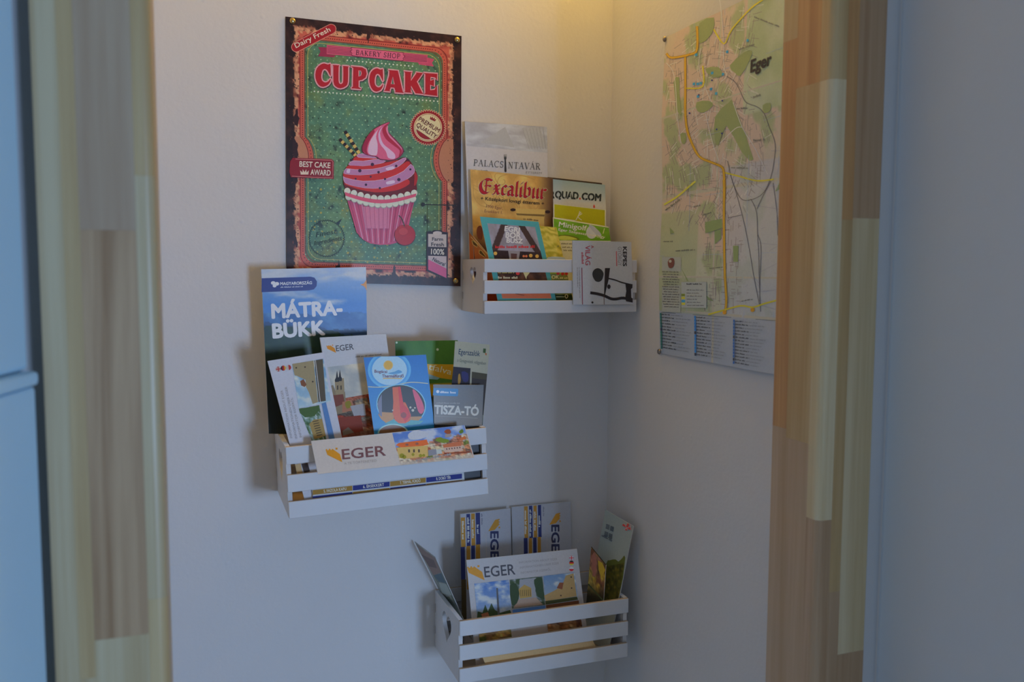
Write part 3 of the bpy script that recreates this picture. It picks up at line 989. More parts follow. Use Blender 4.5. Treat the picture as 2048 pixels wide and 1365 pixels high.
for cl, q in (((150, 40, 66), [(430, 160), (372, 226), (334, 312), (330, 360), (362, 396), (380, 398), (368, 360), (388, 280), (446, 178)]),
              ((206, 164, 182), [(520, 110), (450, 190), (398, 280), (380, 366), (400, 404), (440, 412), (472, 400), (478, 300), (462, 220), (490, 140)]),
              ((206, 160, 184), [(528, 120), (502, 190), (532, 290), (600, 350), (652, 400), (648, 446), (585, 436), (560, 370), (500, 290), (486, 190)]),
              ((160, 44, 66), [(596, 84), (548, 112), (524, 160), (560, 245), (640, 312), (700, 362), (690, 422), (720, 390), (716, 350), (650, 280), (580, 200), (560, 130)]),
              ((204, 120, 144), [(580, 110), (566, 160), (600, 230), (680, 300), (722, 350), (718, 330), (650, 256), (588, 186)])):
    ps.poly(smooth(d1(*q), 3), cl)
ps.poly(d1((172, 868), (850, 868), (815, 1010), (785, 1160), (690, 1290), (600, 1312), (500, 1316), (400, 1300), (330, 1262), (265, 1190)), (176, 74, 104))
for i in range(17):
    t = i / 16
    a, b = d1((195 + 640 * t, 880), (300 + 420 * t, 1240 + 66 * math.sin(math.pi * t)))
    ps.lines([(a, b)], 2.2 if i % 2 else 1.2, (204, 128, 150) if i % 2 else (150, 54, 84))
ps.poly(d1((330, 930), (600, 930), (590, 1150), (360, 1150)), (186, 112, 136))
for i in range(6):
    a, b = d1((350 + 46 * i, 925), (372 + 40 * i, 1155)); ps.lines([(a, b)], 1.0, (168, 84, 112))
def lace(y0, sag, r, col, n_=11, x0=170, x1=845):
    return [(*d1((x0 + (x1 - x0) * i / (n_ - 1), y0 + sag * math.sin(math.pi * i / (n_ - 1)) + 20 * i / (n_ - 1)))[0], 1) for i in range(n_)]
ps.dots(lace(832, 70, 1, 0, 12, 185, 830), 7.2, (150, 150, 138), 14)
ps.dots(lace(828, 68, 1, 0, 12, 185, 830), 6.6, (186, 186, 172), 14)
ps.dots(lace(774, 66, 1, 0), 6.8, (150, 150, 138), 14)
ps.dots(lace(770, 66, 1, 0), 6.2, (192, 190, 176), 14)
q1 = [d1((145 + 722 * i / 14, 782 + 70 * math.sin(math.pi * i / 14) + 14 * i / 14))[0] for i in range(15)]
q2 = [d1((150 + 710 * i / 14, 818 + 74 * math.sin(math.pi * i / 14) + 10 * i / 14))[0] for i in range(15)]
ps.poly(q1 + q2[::-1], (190, 80, 104))
ps.disc(d1((752, 1218))[0], 21.2, (96, 26, 32), n=28)
ps.disc(d1((752, 1214))[0], 20.4, (160, 40, 44), n=28)
ps.disc(d1((735, 1180))[0], 9, (176, 62, 62), 7, n=18)
ps.line(smooth(d1((690, 1018), (725, 1060), (748, 1130)), 4, False), 1.8, (52, 66, 48))
ps.done()
for p in ((585, 42), (914, 80), (911, 562), (584, 553)):
    pin(ps.root, p, ps.P(*p, 0.0005), ps.n, 0.0042, M_BRASS)

# ------------------------------------------------------------------ leaflets
c3, c4, c5, c6, c7, c8 = crop(910, 230, 5.389), crop(910, 420, 5.389), crop(500, 520, 3.793), crop(720, 660, 6.204), crop(530, 840, 4.357), crop(800, 990, 3.641)
d2, d3, d4, d5, d6, d7, d8 = crop(920, 430, 6.5), crop(1080, 340, 8.533), crop(1120, 460, 7.583), crop(800, 1000, 5.688), crop(1020, 1000, 5.689), crop(530, 690, 6.5), crop(540, 860, 7.186)
e2 = crop(780, 840, 8.03)
GOLD, INKB, NAVY = (186, 132, 52), (62, 62, 72), (34, 40, 92)


def eger(s, a, b, h, tc, gc=GOLD, upv=None, body='EGER', off=0.012):
    s.text(body, a, b, h, tc, off, 0.0, upv)
    d, u, L = s.frame(a, b, upv)
    sh = [(-1.65, 1.16), (-1.5, 1.2), (-1.46, 1.06), (-1.32, 1.08), (-1.3, 1.2), (-1.16, 1.2), (-1.14, 1.06), (-1.04, 1.06), (-0.96, 1.18), (-0.22, 0.55), (-0.05, -0.3), (-1.52, 0.59)]
    M_ = lambda q: [(a[0] + (d.x * x + u.x * y) * h, a[1] + (d.y * x + u.y * y) * h) for x, y in q]
    s.poly(M_(sh), gc)
    s.poly(M_([(-0.62, 1.04), (-0.42, 1.04), (-0.42, 1.24), (-0.62, 1.24)]), gc)


def flag(s, c, r, kind, rot=0.0):
    """A small round flag."""
    def part(a0, a1, col):
        s.poly([(c[0] + r * math.cos(rot + math.radians(a0 + (a1 - a0) * i / 12)), c[1] + r * math.sin(rot + math.radians(a0 + (a1 - a0) * i / 12))) for i in range(13)], col)
    if kind == 'uk':
        s.disc(c, r, (62, 66, 110), n=16)
        for a, w, cl in ((45, .42, (176, 160, 164)), (135, .42, (176, 160, 164)), (0, .62, (176, 160, 164)), (90, .62, (176, 160, 164)), (0, .34, (158, 40, 48)), (90, .34, (158, 40, 48))):
            t = math.radians(a) + rot
            s.lines([((c[0] - r * math.cos(t), c[1] - r * math.sin(t)), (c[0] + r * math.cos(t), c[1] + r * math.sin(t)))], r * w, cl)
    elif kind == 'de':
        s.disc(c, r, (158, 44, 40), n=16)
        part(200, 340, (36, 32, 34)); part(20, 160, (186, 144, 52))
    else:
        s.disc(c, r, (170, 166, 168), n=16)
        part(0, 180, (158, 48, 54))


# ---------- crate in the corner
C1, C2, C3 = (0.368, 1.44, 0.0), (0.1095, 1.201, math.radians(2.0)), (0.326, 0.9535, math.radians(-0.2))
W1 = (162, 148, 136)
s = Sheet('brochure', 'tall off-white restaurant brochure with fork emblem, rearmost in the corner crate', 'brochure',
          [(929.5, 243), (1094, 254), (1098, 606), (943, 612)], (-0.0095, -0.0095, -0.014), W1, (160, 146, 136), 0.003, crate=C1)
s.grid([(929.5, 243), (1094, 254), (1095, 306), (933, 292)], 40, 16, lambda u, v: mixc((140, 130, 124), (160, 150, 142), 0.5 + 1.2 * fbm(u * 3 + v, v * 4, 9)))
s.poly(c3((265, 300), (540, 130), (640, 350)), (146, 136, 127))
s.poly(c3((720, 140), (900, 128), (985, 300), (985, 350), (800, 330)), (147, 137, 128))
for i in range(7):
    a, b = c3((730 + 36 * i, 150 - 4 * i), (800 + 30 * i, 370)); s.lines([(a, b)], 1.0, (136, 127, 118))
a, b = c3((196, 548), (520, 570)); s.strokes('PALACS', ROMAN, a, b, 12.8, (78, 70, 62), 0.1)
a, b = c3((570, 576), (915, 592)); s.strokes('NTAVÁR', ROMAN, a, b, 12.8, (78, 70, 62), 0.1)
s.poly(c3((534, 480), (548, 480), (555, 612), (542, 620), (532, 610)), (52, 44, 40))
s.poly(smooth(c3((526, 452), (540, 446), (554, 452), (552, 478), (540, 492), (530, 478)), 2), (60, 54, 48))
for x in (528, 536, 545, 553):
    a, b = c3((x, 425), (x, 458)); s.lines([(a, b)], 0.9, (110, 102, 94))
a, b = c3((196, 606), (355, 612)); s.words(a, b, 3.2, (116, 106, 98), 5)
a, b = c3((762, 634), (932, 640)); s.text('ÉTTEREM', a, b, 4.2, (112, 102, 94))
s.done()

s = Sheet('leaflet', 'light blue-grey leaflet headed QUAD.COM in stencil letters, behind the minigolf leaflet', 'leaflet',
          [(1038, 351), (1210, 370), (1216, 606), (1044, 606)], (-0.014, -0.014, -0.03), W1, (152, 144, 136), 0.001, crate=C1)
s.grid([(1038, 351), (1210, 370), (1212, 425), (1040, 412)], 4, 12, lambda u, v: mixc((126, 134, 130), (164, 152, 140), v * 1.3))
a, b = d3((205, 490), (290, 478)); s.text('R', *d3((170, 476), (243, 482)), 13, (44, 46, 42), 0.05)
s.text('QUAD', *d3((258, 476), (650, 500)), 13.2, (44, 46, 42), 0.05)
s.text('COM', *d3((712, 506), (1032, 532)), 13.2, (44, 46, 42), 0.05)
s.lines([d3((p, 372 + (p - 250) * .09), (p + 4, 500 + (p - 250) * .06)) for p in (308, 424, 520, 610, 762, 862)], 1.3, (150, 146, 138))
s.poly(d3((668, 475), (694, 477), (694, 508), (668, 506)), (168, 60, 48))
s.poly(smooth(d3((905, 640), (918, 590), (932, 610), (938, 650)), 2), (164, 62, 46))
s.done()
box_brown = Sheet('leaflet', 'thin dark brown leaflet, only its top edge showing behind the stencil-lettered one', 'leaflet',
                  [(1092, 354), (1204, 366.4), (1206, 604), (1094, 604)], (-0.0105, -0.0105, -0.0262), W1, (60, 44, 32), 0.0006, crate=C1)
box_brown.done()

s = Sheet('card', 'plain olive-green card with a white stick figure, between two leaflets in corner crate', 'card',
          [(1106.5, 407.5), (1211.5, 420), (1213, 606), (1108, 606)], (-0.026, -0.026, -0.046), W1, (170, 160, 136), 0.0008, crate=C1)
s.poly([(1108.6, 408.8), (1209.6, 420.6), (1211, 600), (1110, 600)], (146, 134, 20))
for q in ([(610, 860), (650, 790), (680, 705)], [(650, 790), (718, 745)], [(650, 800), (665, 825), (712, 858)], [(240, 818), (600, 866)], [(668, 760), (700, 720)]):
    p = d3(*q); s.line(smooth(p, 3, False) if len(p) > 2 else p, 1.4, (176, 172, 134))
s.done()

s = Sheet('leaflet', 'bright green minigolf leaflet with a white golf ball in the corner crate', 'leaflet',
          [(1106, 434.5), (1217, 453.5), (1224, 604), (1110, 604)], (-0.04, -0.046, -0.062), W1, (178, 164, 128), 0.001, gloss=True, crate=C1)
s.grid([(1107.5, 437.5), (1217.5, 456), (1221.5, 482), (1108, 481)], 14, 8, lambda u, v: mixc((104, 132, 34), (78, 112, 22), fbm(u * 3, v * 3, 4) + v * .5))
s.poly([(1108, 481), (1221.5, 482), (1224, 602), (1110, 602)], (182, 166, 128))
s.poly(smooth(d3((300, 1130), (420, 1110), (560, 1130), (660, 1170), (640, 1200), (300, 1190)), 2), (92, 88, 24))
s.poly(smooth(d3((310, 1140), (420, 1125), (560, 1150), (640, 1190), (420, 1200), (310, 1185)), 2), (160, 152, 62))
s.disc(d3((880, 1065))[0], 11.0, (160, 152, 150), 13, n=26)
s.poly(smooth(d3((830, 950), (900, 955), (1010, 1050), (1050, 1130), (960, 1110)), 2), (146, 140, 140))
s.line(d3((1100, 1000), (1075, 1090)), 1.4, (186, 180, 120))
s.text('Minigolf', *d3((318, 966), (790, 1038)), 9.6, (206, 196, 160), 0.02)
s.text('Eger Szépasszonyvölgy', *d3((312, 1036), (1104, 1172)), 5.0, (192, 186, 140), 0.02)
for i, y in enumerate((1270, 1330, 1385)):
    a, b = d3((360 + i * 20, y), (700, y + 8)); s.words(a, b, 2.8, (110, 96, 60), 20 + i)
s.done()

s = Sheet('leaflet', 'gold-brown medieval restaurant leaflet with red blackletter title in the corner crate', 'leaflet',
          [(940.6, 339), (1105.8, 356.3), (1108, 606), (952, 610)], (-0.018, -0.018, -0.032), W1, (150, 112, 62), 0.0009, gloss=True, crate=C1)
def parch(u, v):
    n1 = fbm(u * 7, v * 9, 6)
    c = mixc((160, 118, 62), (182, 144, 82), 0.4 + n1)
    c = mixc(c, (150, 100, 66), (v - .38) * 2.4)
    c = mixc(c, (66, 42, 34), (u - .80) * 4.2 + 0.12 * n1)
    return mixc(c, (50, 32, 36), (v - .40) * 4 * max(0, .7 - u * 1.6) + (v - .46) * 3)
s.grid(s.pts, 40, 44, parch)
for i in range(12):
    u0, v0 = rnd.uniform(.02, .75), rnd.uniform(.01, .3)
    q = [s.uv(min(.98, max(.02, u0 + .07 * t * math.cos(t * 2.2 + i))), min(.38, max(.01, v0 + .05 * t * math.sin(t * 2.2 + i)))) for t in [k * .3 for k in range(10)]]
    s.line(smooth(q, 3, False), 1.3, (158, 117, 62))
a, b = c3((250, 842), (978, 908))
s.strokes('Excalíbur', BLACK, a, b, 30, (176, 150, 118), 0.0, (0.075, 0.05), 1.5)
s.strokes('Excalíbur', BLACK, a, b, 30, (58, 26, 26), 0.0, (0.075, 0.05), 0.6)
s.strokes('Excalíbur', BLACK, a, b, 30, (146, 30, 38), 0.0, (0.066, 0.044))
s.text('+ Középkori lovagi étterem +', *c3((276, 916), (958, 974)), 6.6, (66, 44, 32), 0.022)
s.text('3300 Eger,', *c3((328, 998), (512, 1022)), 5.6, (120, 72, 56))
s.text('Érsekkert 1.', *c3((316, 1052), (514, 1068)), 5.6, (120, 72, 56))
s.poly(c3((650, 1008), (972, 1020), (960, 1132), (962, 1200), (662, 1190), (668, 1080)), (170, 136, 76))
s.poly(c3((656, 1062), (968, 1076), (960, 1096), (670, 1082)), (112, 84, 46))
for x in (624, 998): s.disc(c3((x, 1024 if x < 800 else 1046))[0], 5.4, (52, 34, 30), 3.0)
s.words(*c4((735, 106), (905, 122)), 3.2, (84, 60, 44), 31)
s.poly(smooth(c4((240, 190), (275, 170), (300, 230), (290, 320), (250, 310), (232, 250)), 2), (104, 58, 44))
s.done()

s = Sheet('leaflet', 'yellow-green vineyard leaflet half hidden behind the teal wine bus leaflet', 'leaflet',
          [(1040, 449), (1113, 455), (1148, 609), (1074, 609)], (-0.052, -0.052, -0.078), W1, (150, 140, 60), 0.0008, crate=C1)
def vine(u, v):
    st = math.sin(v * 60 + 6 * fbm(u * 3, v * 6, 2))
    c = mixc((176, 152, 72), (142, 124, 36), .5 + .5 * st)
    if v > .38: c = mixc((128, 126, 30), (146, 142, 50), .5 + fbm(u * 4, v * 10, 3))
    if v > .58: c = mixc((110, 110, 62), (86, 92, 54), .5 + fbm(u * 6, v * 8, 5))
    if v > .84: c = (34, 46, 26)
    return c
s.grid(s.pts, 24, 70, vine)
s.poly(smooth(c4((1000, 512), (1110, 505), (1180, 518), (1180, 560), (1000, 560)), 2), (150, 150, 176))
s.words(*c4((1100, 400), (1130, 402)), 3.4, (110, 100, 60), 3)
s.text('OK', *c4((1042, 744), (1120, 744)), 7, (196, 180, 120), 0.02)
s.words(*c4((1128, 744), (1236, 744)), 3.4, (186, 170, 120), 8)
s.dots([(*c4(p)[0], 1) for p in ((1110, 684), (1160, 690), (1200, 688))], 3.4, (150, 48, 40), 10)
s.lines([c4((1090, 938), (1180, 938))], 1.2, (150, 150, 120))
s.line([(x, y) for x, y in smooth(c4((1200, 955), (1186, 930), (1200, 912), (1216, 930)), 3)], 1.1, (170, 170, 150), True)
s.done()

s = Sheet('leaflet', 'teal-bordered wine bus leaflet leaning in front of the crate in the corner', 'leaflet',
          [(960, 433.5), (1077, 444), (1114, 609), (997, 609)], (-0.066, -0.066, -0.088), W1, (72, 124, 118), 0.001, gloss=True, crate=C1)
def wine(u, v):
    if v < .36:
        c = mixc((118, 104, 100), (140, 128, 130), .5 + fbm(u * 3, v * 3, 1))
        if abs(u - .1 - (0.28 - v) * .9) < .07 or abs(u - .72 - v * 0.62) < .07: c = (66, 48, 42)
        return c
    c = mixc((58, 40, 36), (44, 30, 30), .5 + fbm(u * 4, v * 5, 7))
    if v > .58: c = mixc((96, 62, 44), (60, 42, 36), .5 + 1.3 * fbm(u * 5, v * 7, 9))
    if v > .84: c = (172, 96, 66)
    return c
s.grid(c4((348, 145), (862, 185), (1040, 955), (510, 955)), 90, 100, wine)
for tx, x0, y0, x1, y1, h in (('EGRI', 534, 226, 692, 246, 9.6), ('BOR', 546, 298, 706, 306, 10.4), ('BUSZ', 556, 352, 726, 362, 8.6)):
    s.text(tx, *c4((x0, y0), (x1, y1)), h, (206, 194, 166), 0.04)
s.words(*c4((432, 414), (868, 410)), 5.2, (168, 44, 40), 12)
for x, y in ((435, 470), (816, 494), (884, 500)): s.disc(c4((x, y))[0], 3.7, (194, 130, 62), n=12)
s.poly(c4((572, 440), (700, 446), (688, 530), (586, 530)), (124, 110, 104))
s.poly(c4((600, 470), (668, 474), (664, 530), (604, 530)), (84, 56, 50))
for x in (740, 768): s.disc(c4((x, 500))[0], 2.6, (190, 96, 60), n=8)
s.words(*c4((462, 742), (680, 744)), 4.6, (196, 176, 130), 14)
s.words(*c4((462, 684), (640, 684)), 3.4, (160, 140, 70), 15)
s.disc(c4((676, 684))[0], 4, (176, 60, 54), n=10)
s.poly(c4((730, 668), (812, 668), (772, 720), (768, 752)), (176, 156, 110))
s.lines([c4((650, 905), (745, 922))], 0.8, (70, 40, 34))
s.done()

s = Sheet('leaflet', 'small orange-brown leaflet leaning into the left end of the corner crate', 'leaflet',
          [(938, 464), (1004, 542), (1000, 606), (942, 606)], (-0.018, -0.075, -0.018), W1, (150, 88, 44), 0.0008, crate=C1)
s.grid(s.pts, 12, 12, lambda u, v: mixc((152, 92, 46), (150, 62, 26), v * 1.2 + .4 * fbm(u * 5, v * 5, 3)))
for q in ([(182, 330), (200, 335), (240, 372), (240, 405), (195, 375)], [(262, 435), (285, 440), (332, 500), (320, 512), (262, 470)]):
    s.poly(c4(*q), (88, 58, 28)); s.line(c4(*q), 1.2, (190, 146, 84), True)
s.line(c4((170, 290), (370, 500)), 1.5, (186, 140, 84))
s.done()

s = Sheet('card', 'square white exhibition card with black abstract figure, hung over the corner crate', 'card',
          [(1145, 481.2), (1262.5, 484.4), (1266.6, 609), (1146.4, 609.8)], (-0.1030, -0.1030, -0.1045), (160, 148, 142), (152, 142, 138), 0.0016)
BLK, BRD = (44, 36, 36), (140, 44, 50)
s.text('KEPES', *d4((955, 258), (955, 550)), 7.4, BLK, 0.035)
s.text('GYÖRGY', *d4((878, 258), (880, 545)), 7.2, (110, 98, 96), -0.004)
s.lines([d4((855, 325), (860, 550))], 1.5, (160, 60, 58))
s.text('A', *d4((470, 236), (470, 282)), 5.4, BRD, 0.01)
s.text('VILÁG', *d4((382, 240), (386, 536)), 9.4, BRD, 0.01)
s.words(*d4((322, 342), (328, 530)), 4.6, (150, 70, 70), 2)
s.lines([d4((330, 575), (340, 1134))], 1.5, (120, 46, 54))
s.words(*d4((285, 570), (296, 1050)), 1.9, (120, 108, 104), 4); s.words(*d4((255, 570), (262, 880)), 1.9, (120, 108, 104), 5)
s.poly(smooth(d4((575, 582), (620, 600), (652, 640), (660, 682), (640, 750), (610, 782), (575, 790), (535, 775), (500, 720), (490, 665), (505, 620), (535, 592)), 3), (52, 48, 46))
s.poly(d4((680, 580), (757, 580), (735, 760), (700, 900), (680, 1000), (666, 1000)), BLK)
s.line(smooth(d4((735, 738), (830, 760), (940, 800), (1090, 835)), 4, False), 2.6, BLK)
s.poly(d4((990, 820), (1098, 824), (1096, 880), (1075, 900), (1080, 1030), (1102, 1040), (1100, 1104), (1000, 1085), (990, 1010), (1004, 930)), BLK)
s.line(smooth(d4((458, 955), (560, 970), (670, 1000), (770, 1045), (850, 1050), (960, 1035), (1095, 1070)), 4, False), 5.6, BLK)
s.disc(d4((740, 863))[0], 3.4, BLK, 4.6, n=14)
s.lines([d4((666, 1000), (668, 1134))], 1.0, (96, 60, 44))
s.disc(d4((490, 1102))[0], 2.2, BLK, n=8)
s.done()

# ---------- crate under the sign
W2 = (176, 182, 204)
s = Sheet('brochure', 'tall blue brochure with mountain landscape and bold white title, behind the middle crate', 'brochure',
          [(522.4, 539), (732, 534.5), (737, 872), (537.5, 868)], (-0.050, -0.050, -0.054), W2, (80, 120, 180), 0.003, gloss=True)
def matra(u, v):
    if v < .265 + .02 * fbm(u * 3, 0, 4):
        c = mixc((146, 168, 212), (74, 124, 200), v * 4.6)
        t = fbm(u * 2.2, v * 14, 3) + .42 - v * 4.2
        return mixc(c, (172, 182, 208), t * 1.5)
    if v < .325 + .055 * u + .022 * fbm(u * 5, 0, 2): return mixc((62, 102, 168), (84, 130, 190), fbm(u * 6, v * 14, 5) + .2)
    if v < .345 + .075 * u * u + .012 * fbm(u * 7, 0, 1): return (56, 84, 134)
    c = mixc((44, 66, 74), (40, 64, 54), (v - .35) * 7)
    c = mixc(c, (58, 86, 66), (fbm(u * 8, v * 12, 7) + .02) * 1.3)
    return mixc(c, (28, 36, 28), (v - .46) * 7)
s.grid(s.pts, 60, 130, matra)
s.poly(c5((88, 140), (460, 128), (490, 136), (508, 165), (505, 200), (485, 224), (450, 232), (88, 246)), (52, 66, 138))
s.text('MAGYARORSZÁG', *c5((230, 192), (470, 184)), 5.6, (196, 202, 220), 0.03)
s.words(*c5((232, 213), (402, 207)), 2.6, (160, 170, 205), 3)
for x, y, r in ((176, 176, 4.6), (204, 182, 4.6), (186, 198, 3.8)): s.disc(c5((x, y))[0], r, (196, 202, 220), r * .8)
s.text('MÁTRA-', *c5((170, 442), (698, 414)), 27, (206, 212, 222), 0.045)
s.text('BÜKK', *c5((178, 592), (566, 566)), 27, (206, 212, 222), 0.045)
s.poly(smooth(c5((838, 188), (862, 180), (878, 158), (884, 160), (884, 232), (876, 214), (860, 198)), 2), (190, 140, 84))
s.done()

s = Sheet('brochure', 'glossy green village brochure with yellow title band, rear of the middle crate', 'brochure',
          [(790, 682.8), (915.5, 681), (926, 962), (800, 970)], (-0.050, -0.050, -0.07), W2, (66, 118, 60), 0.002, gloss=True, crate=C2)
def falva(u, v):
    if v < .31: return mixc((58, 106, 52), (84, 132, 66), u * .9 + .4 * fbm(u * 3, v * 3, 1))
    if v < .40: return (178, 150, 40)
    return mixc((90, 110, 130), (60, 72, 60), fbm(u * 9, v * 14, 3) + .5)
s.grid(s.pts, 36, 60, falva)
s.poly(c6((830, 425), (1165, 430), (1140, 620), (1000, 600), (840, 545)), (180, 150, 44))
s.poly(c6((838, 545), (990, 598), (960, 620), (840, 610)), (120, 160, 190))
s.dots([(*c6(p)[0], k) for p, k in (((962, 245), 1), ((455, 160), .8))], 2.6, (176, 200, 196), 10)
s.text('tfalva', *c6((846, 490), (1128, 560)), 12.0, (208, 206, 190), 0.005)
s.done()

s = Sheet('brochure', 'slim grey-green spa town brochure with night photos at the right of middle crate', 'brochure',
          [(910.5, 682.5), (979.5, 690), (956, 960), (892, 962)], (-0.110, -0.110, -0.117), W2, (150, 154, 152), 0.0012, crate=C2)
s.poly(c6((1158, 458), (1372, 478), (1362, 690), (1136, 690)), (48, 46, 62))
s.poly(c6((1388, 520), (1578, 548), (1530, 1060), (1372, 1060)), (58, 54, 60))
s.poly(c6((1388, 520), (1578, 548), (1566, 620), (1384, 600)), (72, 70, 62))
s.poly(smooth(c6((1220, 560), (1240, 550), (1250, 620), (1240, 670), (1215, 670)), 2), (150, 124, 66))
s.poly(smooth(c6((1260, 520), (1340, 540), (1340, 640), (1280, 640)), 2), (54, 56, 110))
s.text('Egerszalók', *c6((1222, 302), (1484, 330)), 10.5, (42, 62, 96), 0.008)
s.text('a Gyógyvizek völgyében', *c6((1206, 395), (1560, 436)), 6.4, (84, 92, 96))
s.poly(c6((1530, 232), (1562, 235), (1558, 290), (1526, 285)), (60, 84, 50)); s.poly(c6((1552, 288), (1572, 292), (1568, 320), (1556, 312)), (160, 96, 60))
s.poly(c6((1136, 690), (1530, 690), (1510, 1860), (1070, 1860)), (40, 52, 66))
s.done()

s = Sheet('booklet', 'white town guide booklet with twin-towered church photo in the middle crate', 'booklet',
          [(640, 675.5), (772, 668.5), (814, 978), (690, 992)], (-0.090, -0.090, -0.112), W2, (170, 178, 202), 0.005, crate=C2)
eger(s, *c5((654, 694), (788, 680)), 11.2, (84, 86, 100))
s.words(*c5((800, 742), (1000, 722)), 2.8, (120, 124, 140), 9)
PH = c5((580, 815), (1010, 765), (1130, 1330), (652, 1365))
s.grid(PH, 30, 30, sky_fn((150, 160, 178), (172, 174, 176), (186, 188, 192), 4, .45))
def roofs(u, v):
    c = mosaic_fn([(120, 72, 58), (146, 92, 76), (96, 70, 62), (150, 136, 122), (84, 78, 76), (132, 60, 44), (110, 104, 100)], 3, 5, 12)(u, v)
    return mixc(c, (134, 66, 46), (v - .55) * 1.3)
q0 = [tuple(PH[0][i] + (PH[3][i] - PH[0][i]) * .46 for i in (0, 1)), tuple(PH[1][i] + (PH[2][i] - PH[1][i]) * .40 for i in (0, 1)), PH[2], PH[3]]
s.grid(q0, 44, 44, roofs)
s.poly(c5((602, 960), (630, 950), (650, 1000), (720, 1000), (735, 1160), (640, 1175), (610, 1010)), (130, 120, 108))
s.poly(c5((642, 912), (712, 898), (716, 990), (708, 1060), (650, 1060), (648, 990)), (142, 132, 116))
for x, y in ((660, 838), (682, 832)):
    s.poly(c5((x - 14, y + 90), (x - 16, y + 72), (x - 8, y + 55), (x - 6, y + 35), (x, y), (x + 6, y + 35), (x + 8, y + 52), (x + 16, y + 68), (x + 14, y + 88)), (56, 58, 68))
for x in (664, 690): s.poly(c5((x - 5, 955), (x + 5, 953), (x + 6, 985), (x - 4, 987)), (76, 72, 70))
s.poly(c5((606, 1030), (706, 1020), (720, 1090), (640, 1120)), (118, 72, 66))
s.poly(c5((700, 1080), (770, 1060), (800, 1140), (700, 1160)), (156, 112, 96))
s.poly(smooth(c5((720, 1085), (755, 1070), (770, 1110), (735, 1130)), 2), (132, 124, 50))
s.poly(c5((760, 1110), (870, 1090), (880, 1180), (790, 1190)), (150, 152, 170))
s.poly(c5((650, 1200), (840, 1180), (860, 1300), (690, 1330)), (126, 60, 46))
s.poly(c5((700, 1300), (745, 1270), (790, 1310), (705, 1335)), (120, 112, 108))
s.done()

s = Sheet('leaflet', 'white town information leaflet standing on its side, leftmost in the middle crate', 'leaflet',
          [(535, 722.5), (648, 705), (708, 990), (609, 1000)], (-0.1155, -0.1115, -0.1305), W2, (172, 178, 204), 0.0014, crate=C2)
RV = (-0.97, 0.2)
flag(s, d7((173, 316))[0], 5.2, 'uk', -1.7); flag(s, d7((238, 304))[0], 5.2, 'de', -1.7); flag(s, d7((306, 296))[0], 5.2, 'hu', -1.7)
for (x0, y0, x1, y1, tx) in ((330, 1205, 205, 590, 'INFORMATION ABOUT EGER'), (395, 1210, 262, 545, 'INFORMATIONEN ÜBER EGER'), (455, 1195, 335, 685, 'INFORMÁTOR EGERRŐL')):
    s.text(tx, *d7((x0 + 26, y0 + 6), (x1 + 22, y1)), 4.4, (132, 132, 146), -0.004)
A = d7((352, 250), (760, 180), (860, 740), (438, 822))
s.grid(A, 24, 24, sky_fn((96, 140, 190), (150, 176, 204), (186, 194, 206), 2, .5))
s.poly(d7((352, 250), (630, 205), (690, 745), (620, 770), (570, 620), (530, 545), (525, 455), (415, 405), (385, 400)), (142, 134, 114))
s.poly(d7((455, 475), (500, 445), (540, 520), (515, 550), (470, 530)), (120, 80, 58))
for x, y in ((405, 300), (520, 290), (620, 480)): s.disc(d7((x, y))[0], 1.7, (66, 56, 48), n=8)
s.poly(d7((640, 204), (750, 186), (790, 730), (695, 745)), (86, 80, 70))
s.line(d7((655, 200), (718, 742)), 1.2, (176, 180, 196))
B2 = d7((440, 830), (705, 785), (800, 1235), (610, 1255))
s.grid(B2, 24, 26, leaf_fn((64, 92, 58), (150, 176, 204), (170, 184, 206), 4, 4))
s.poly(d7((440, 835), (700, 788), (705, 850), (640, 930), (520, 945), (455, 890)), (70, 96, 54))
s.poly(d7((575, 1030), (630, 975), (740, 960), (790, 1180), (720, 1210), (640, 1225)), (146, 128, 84))
for i in range(7): s.lines([d7((618 + i * 9, 1002 + i * 30), (695 + i * 8, 985 + i * 30))], 1.7, (78, 68, 52))
s.poly(d7((735, 765), (790, 745), (905, 1220), (830, 1225)), (84, 122, 182))
s.poly(d8((360, 500), (440, 485), (470, 630), (385, 640)), (170, 150, 120))
s.poly(d8((448, 490), (540, 475), (575, 600), (490, 620)), (58, 48, 46))
s.done()

s = Sheet('leaflet', 'dark grey lake leaflet with bold grey title, right end of the middle crate', 'leaflet',
          [(866.7, 769.6), (967.4, 770.4), (960, 958), (876, 965)], (-0.1235, -0.1235, -0.1295), W2, (98, 100, 108), 0.0012, gloss=True, crate=C2)
s.grid([(866.7, 769.6), (967.4, 770.4), (964, 852), (868, 848)], 8, 12, lambda u, v: mixc((94, 98, 110), (116, 112, 112), v * 1.1 + .3 * fbm(u * 2, v * 3, 2)))
s.poly([(868, 850), (964, 853), (962, 956), (876, 962)], (44, 44, 50))
s.poly(c6((912, 722), (1210, 732), (1220, 745), (1216, 812), (1205, 826), (1000, 820), (905, 812)), (48, 118, 178))
s.words(*c6((994, 786), (1192, 792)), 4.2, (190, 204, 220), 5)
s.disc(c6((965, 768))[0], 3.2, (190, 204, 220), n=10)
s.words(*c6((945, 915), (1240, 920)), 2.4, (140, 142, 150), 6)
s.text('TISZA-TÓ', *c6((924, 1040), (1468, 1064)), 16.5, (176, 178, 186), 0.04)
s.lines([c6((930, 1070), (1460, 1098))], 0.9, (140, 138, 138))
s.done()

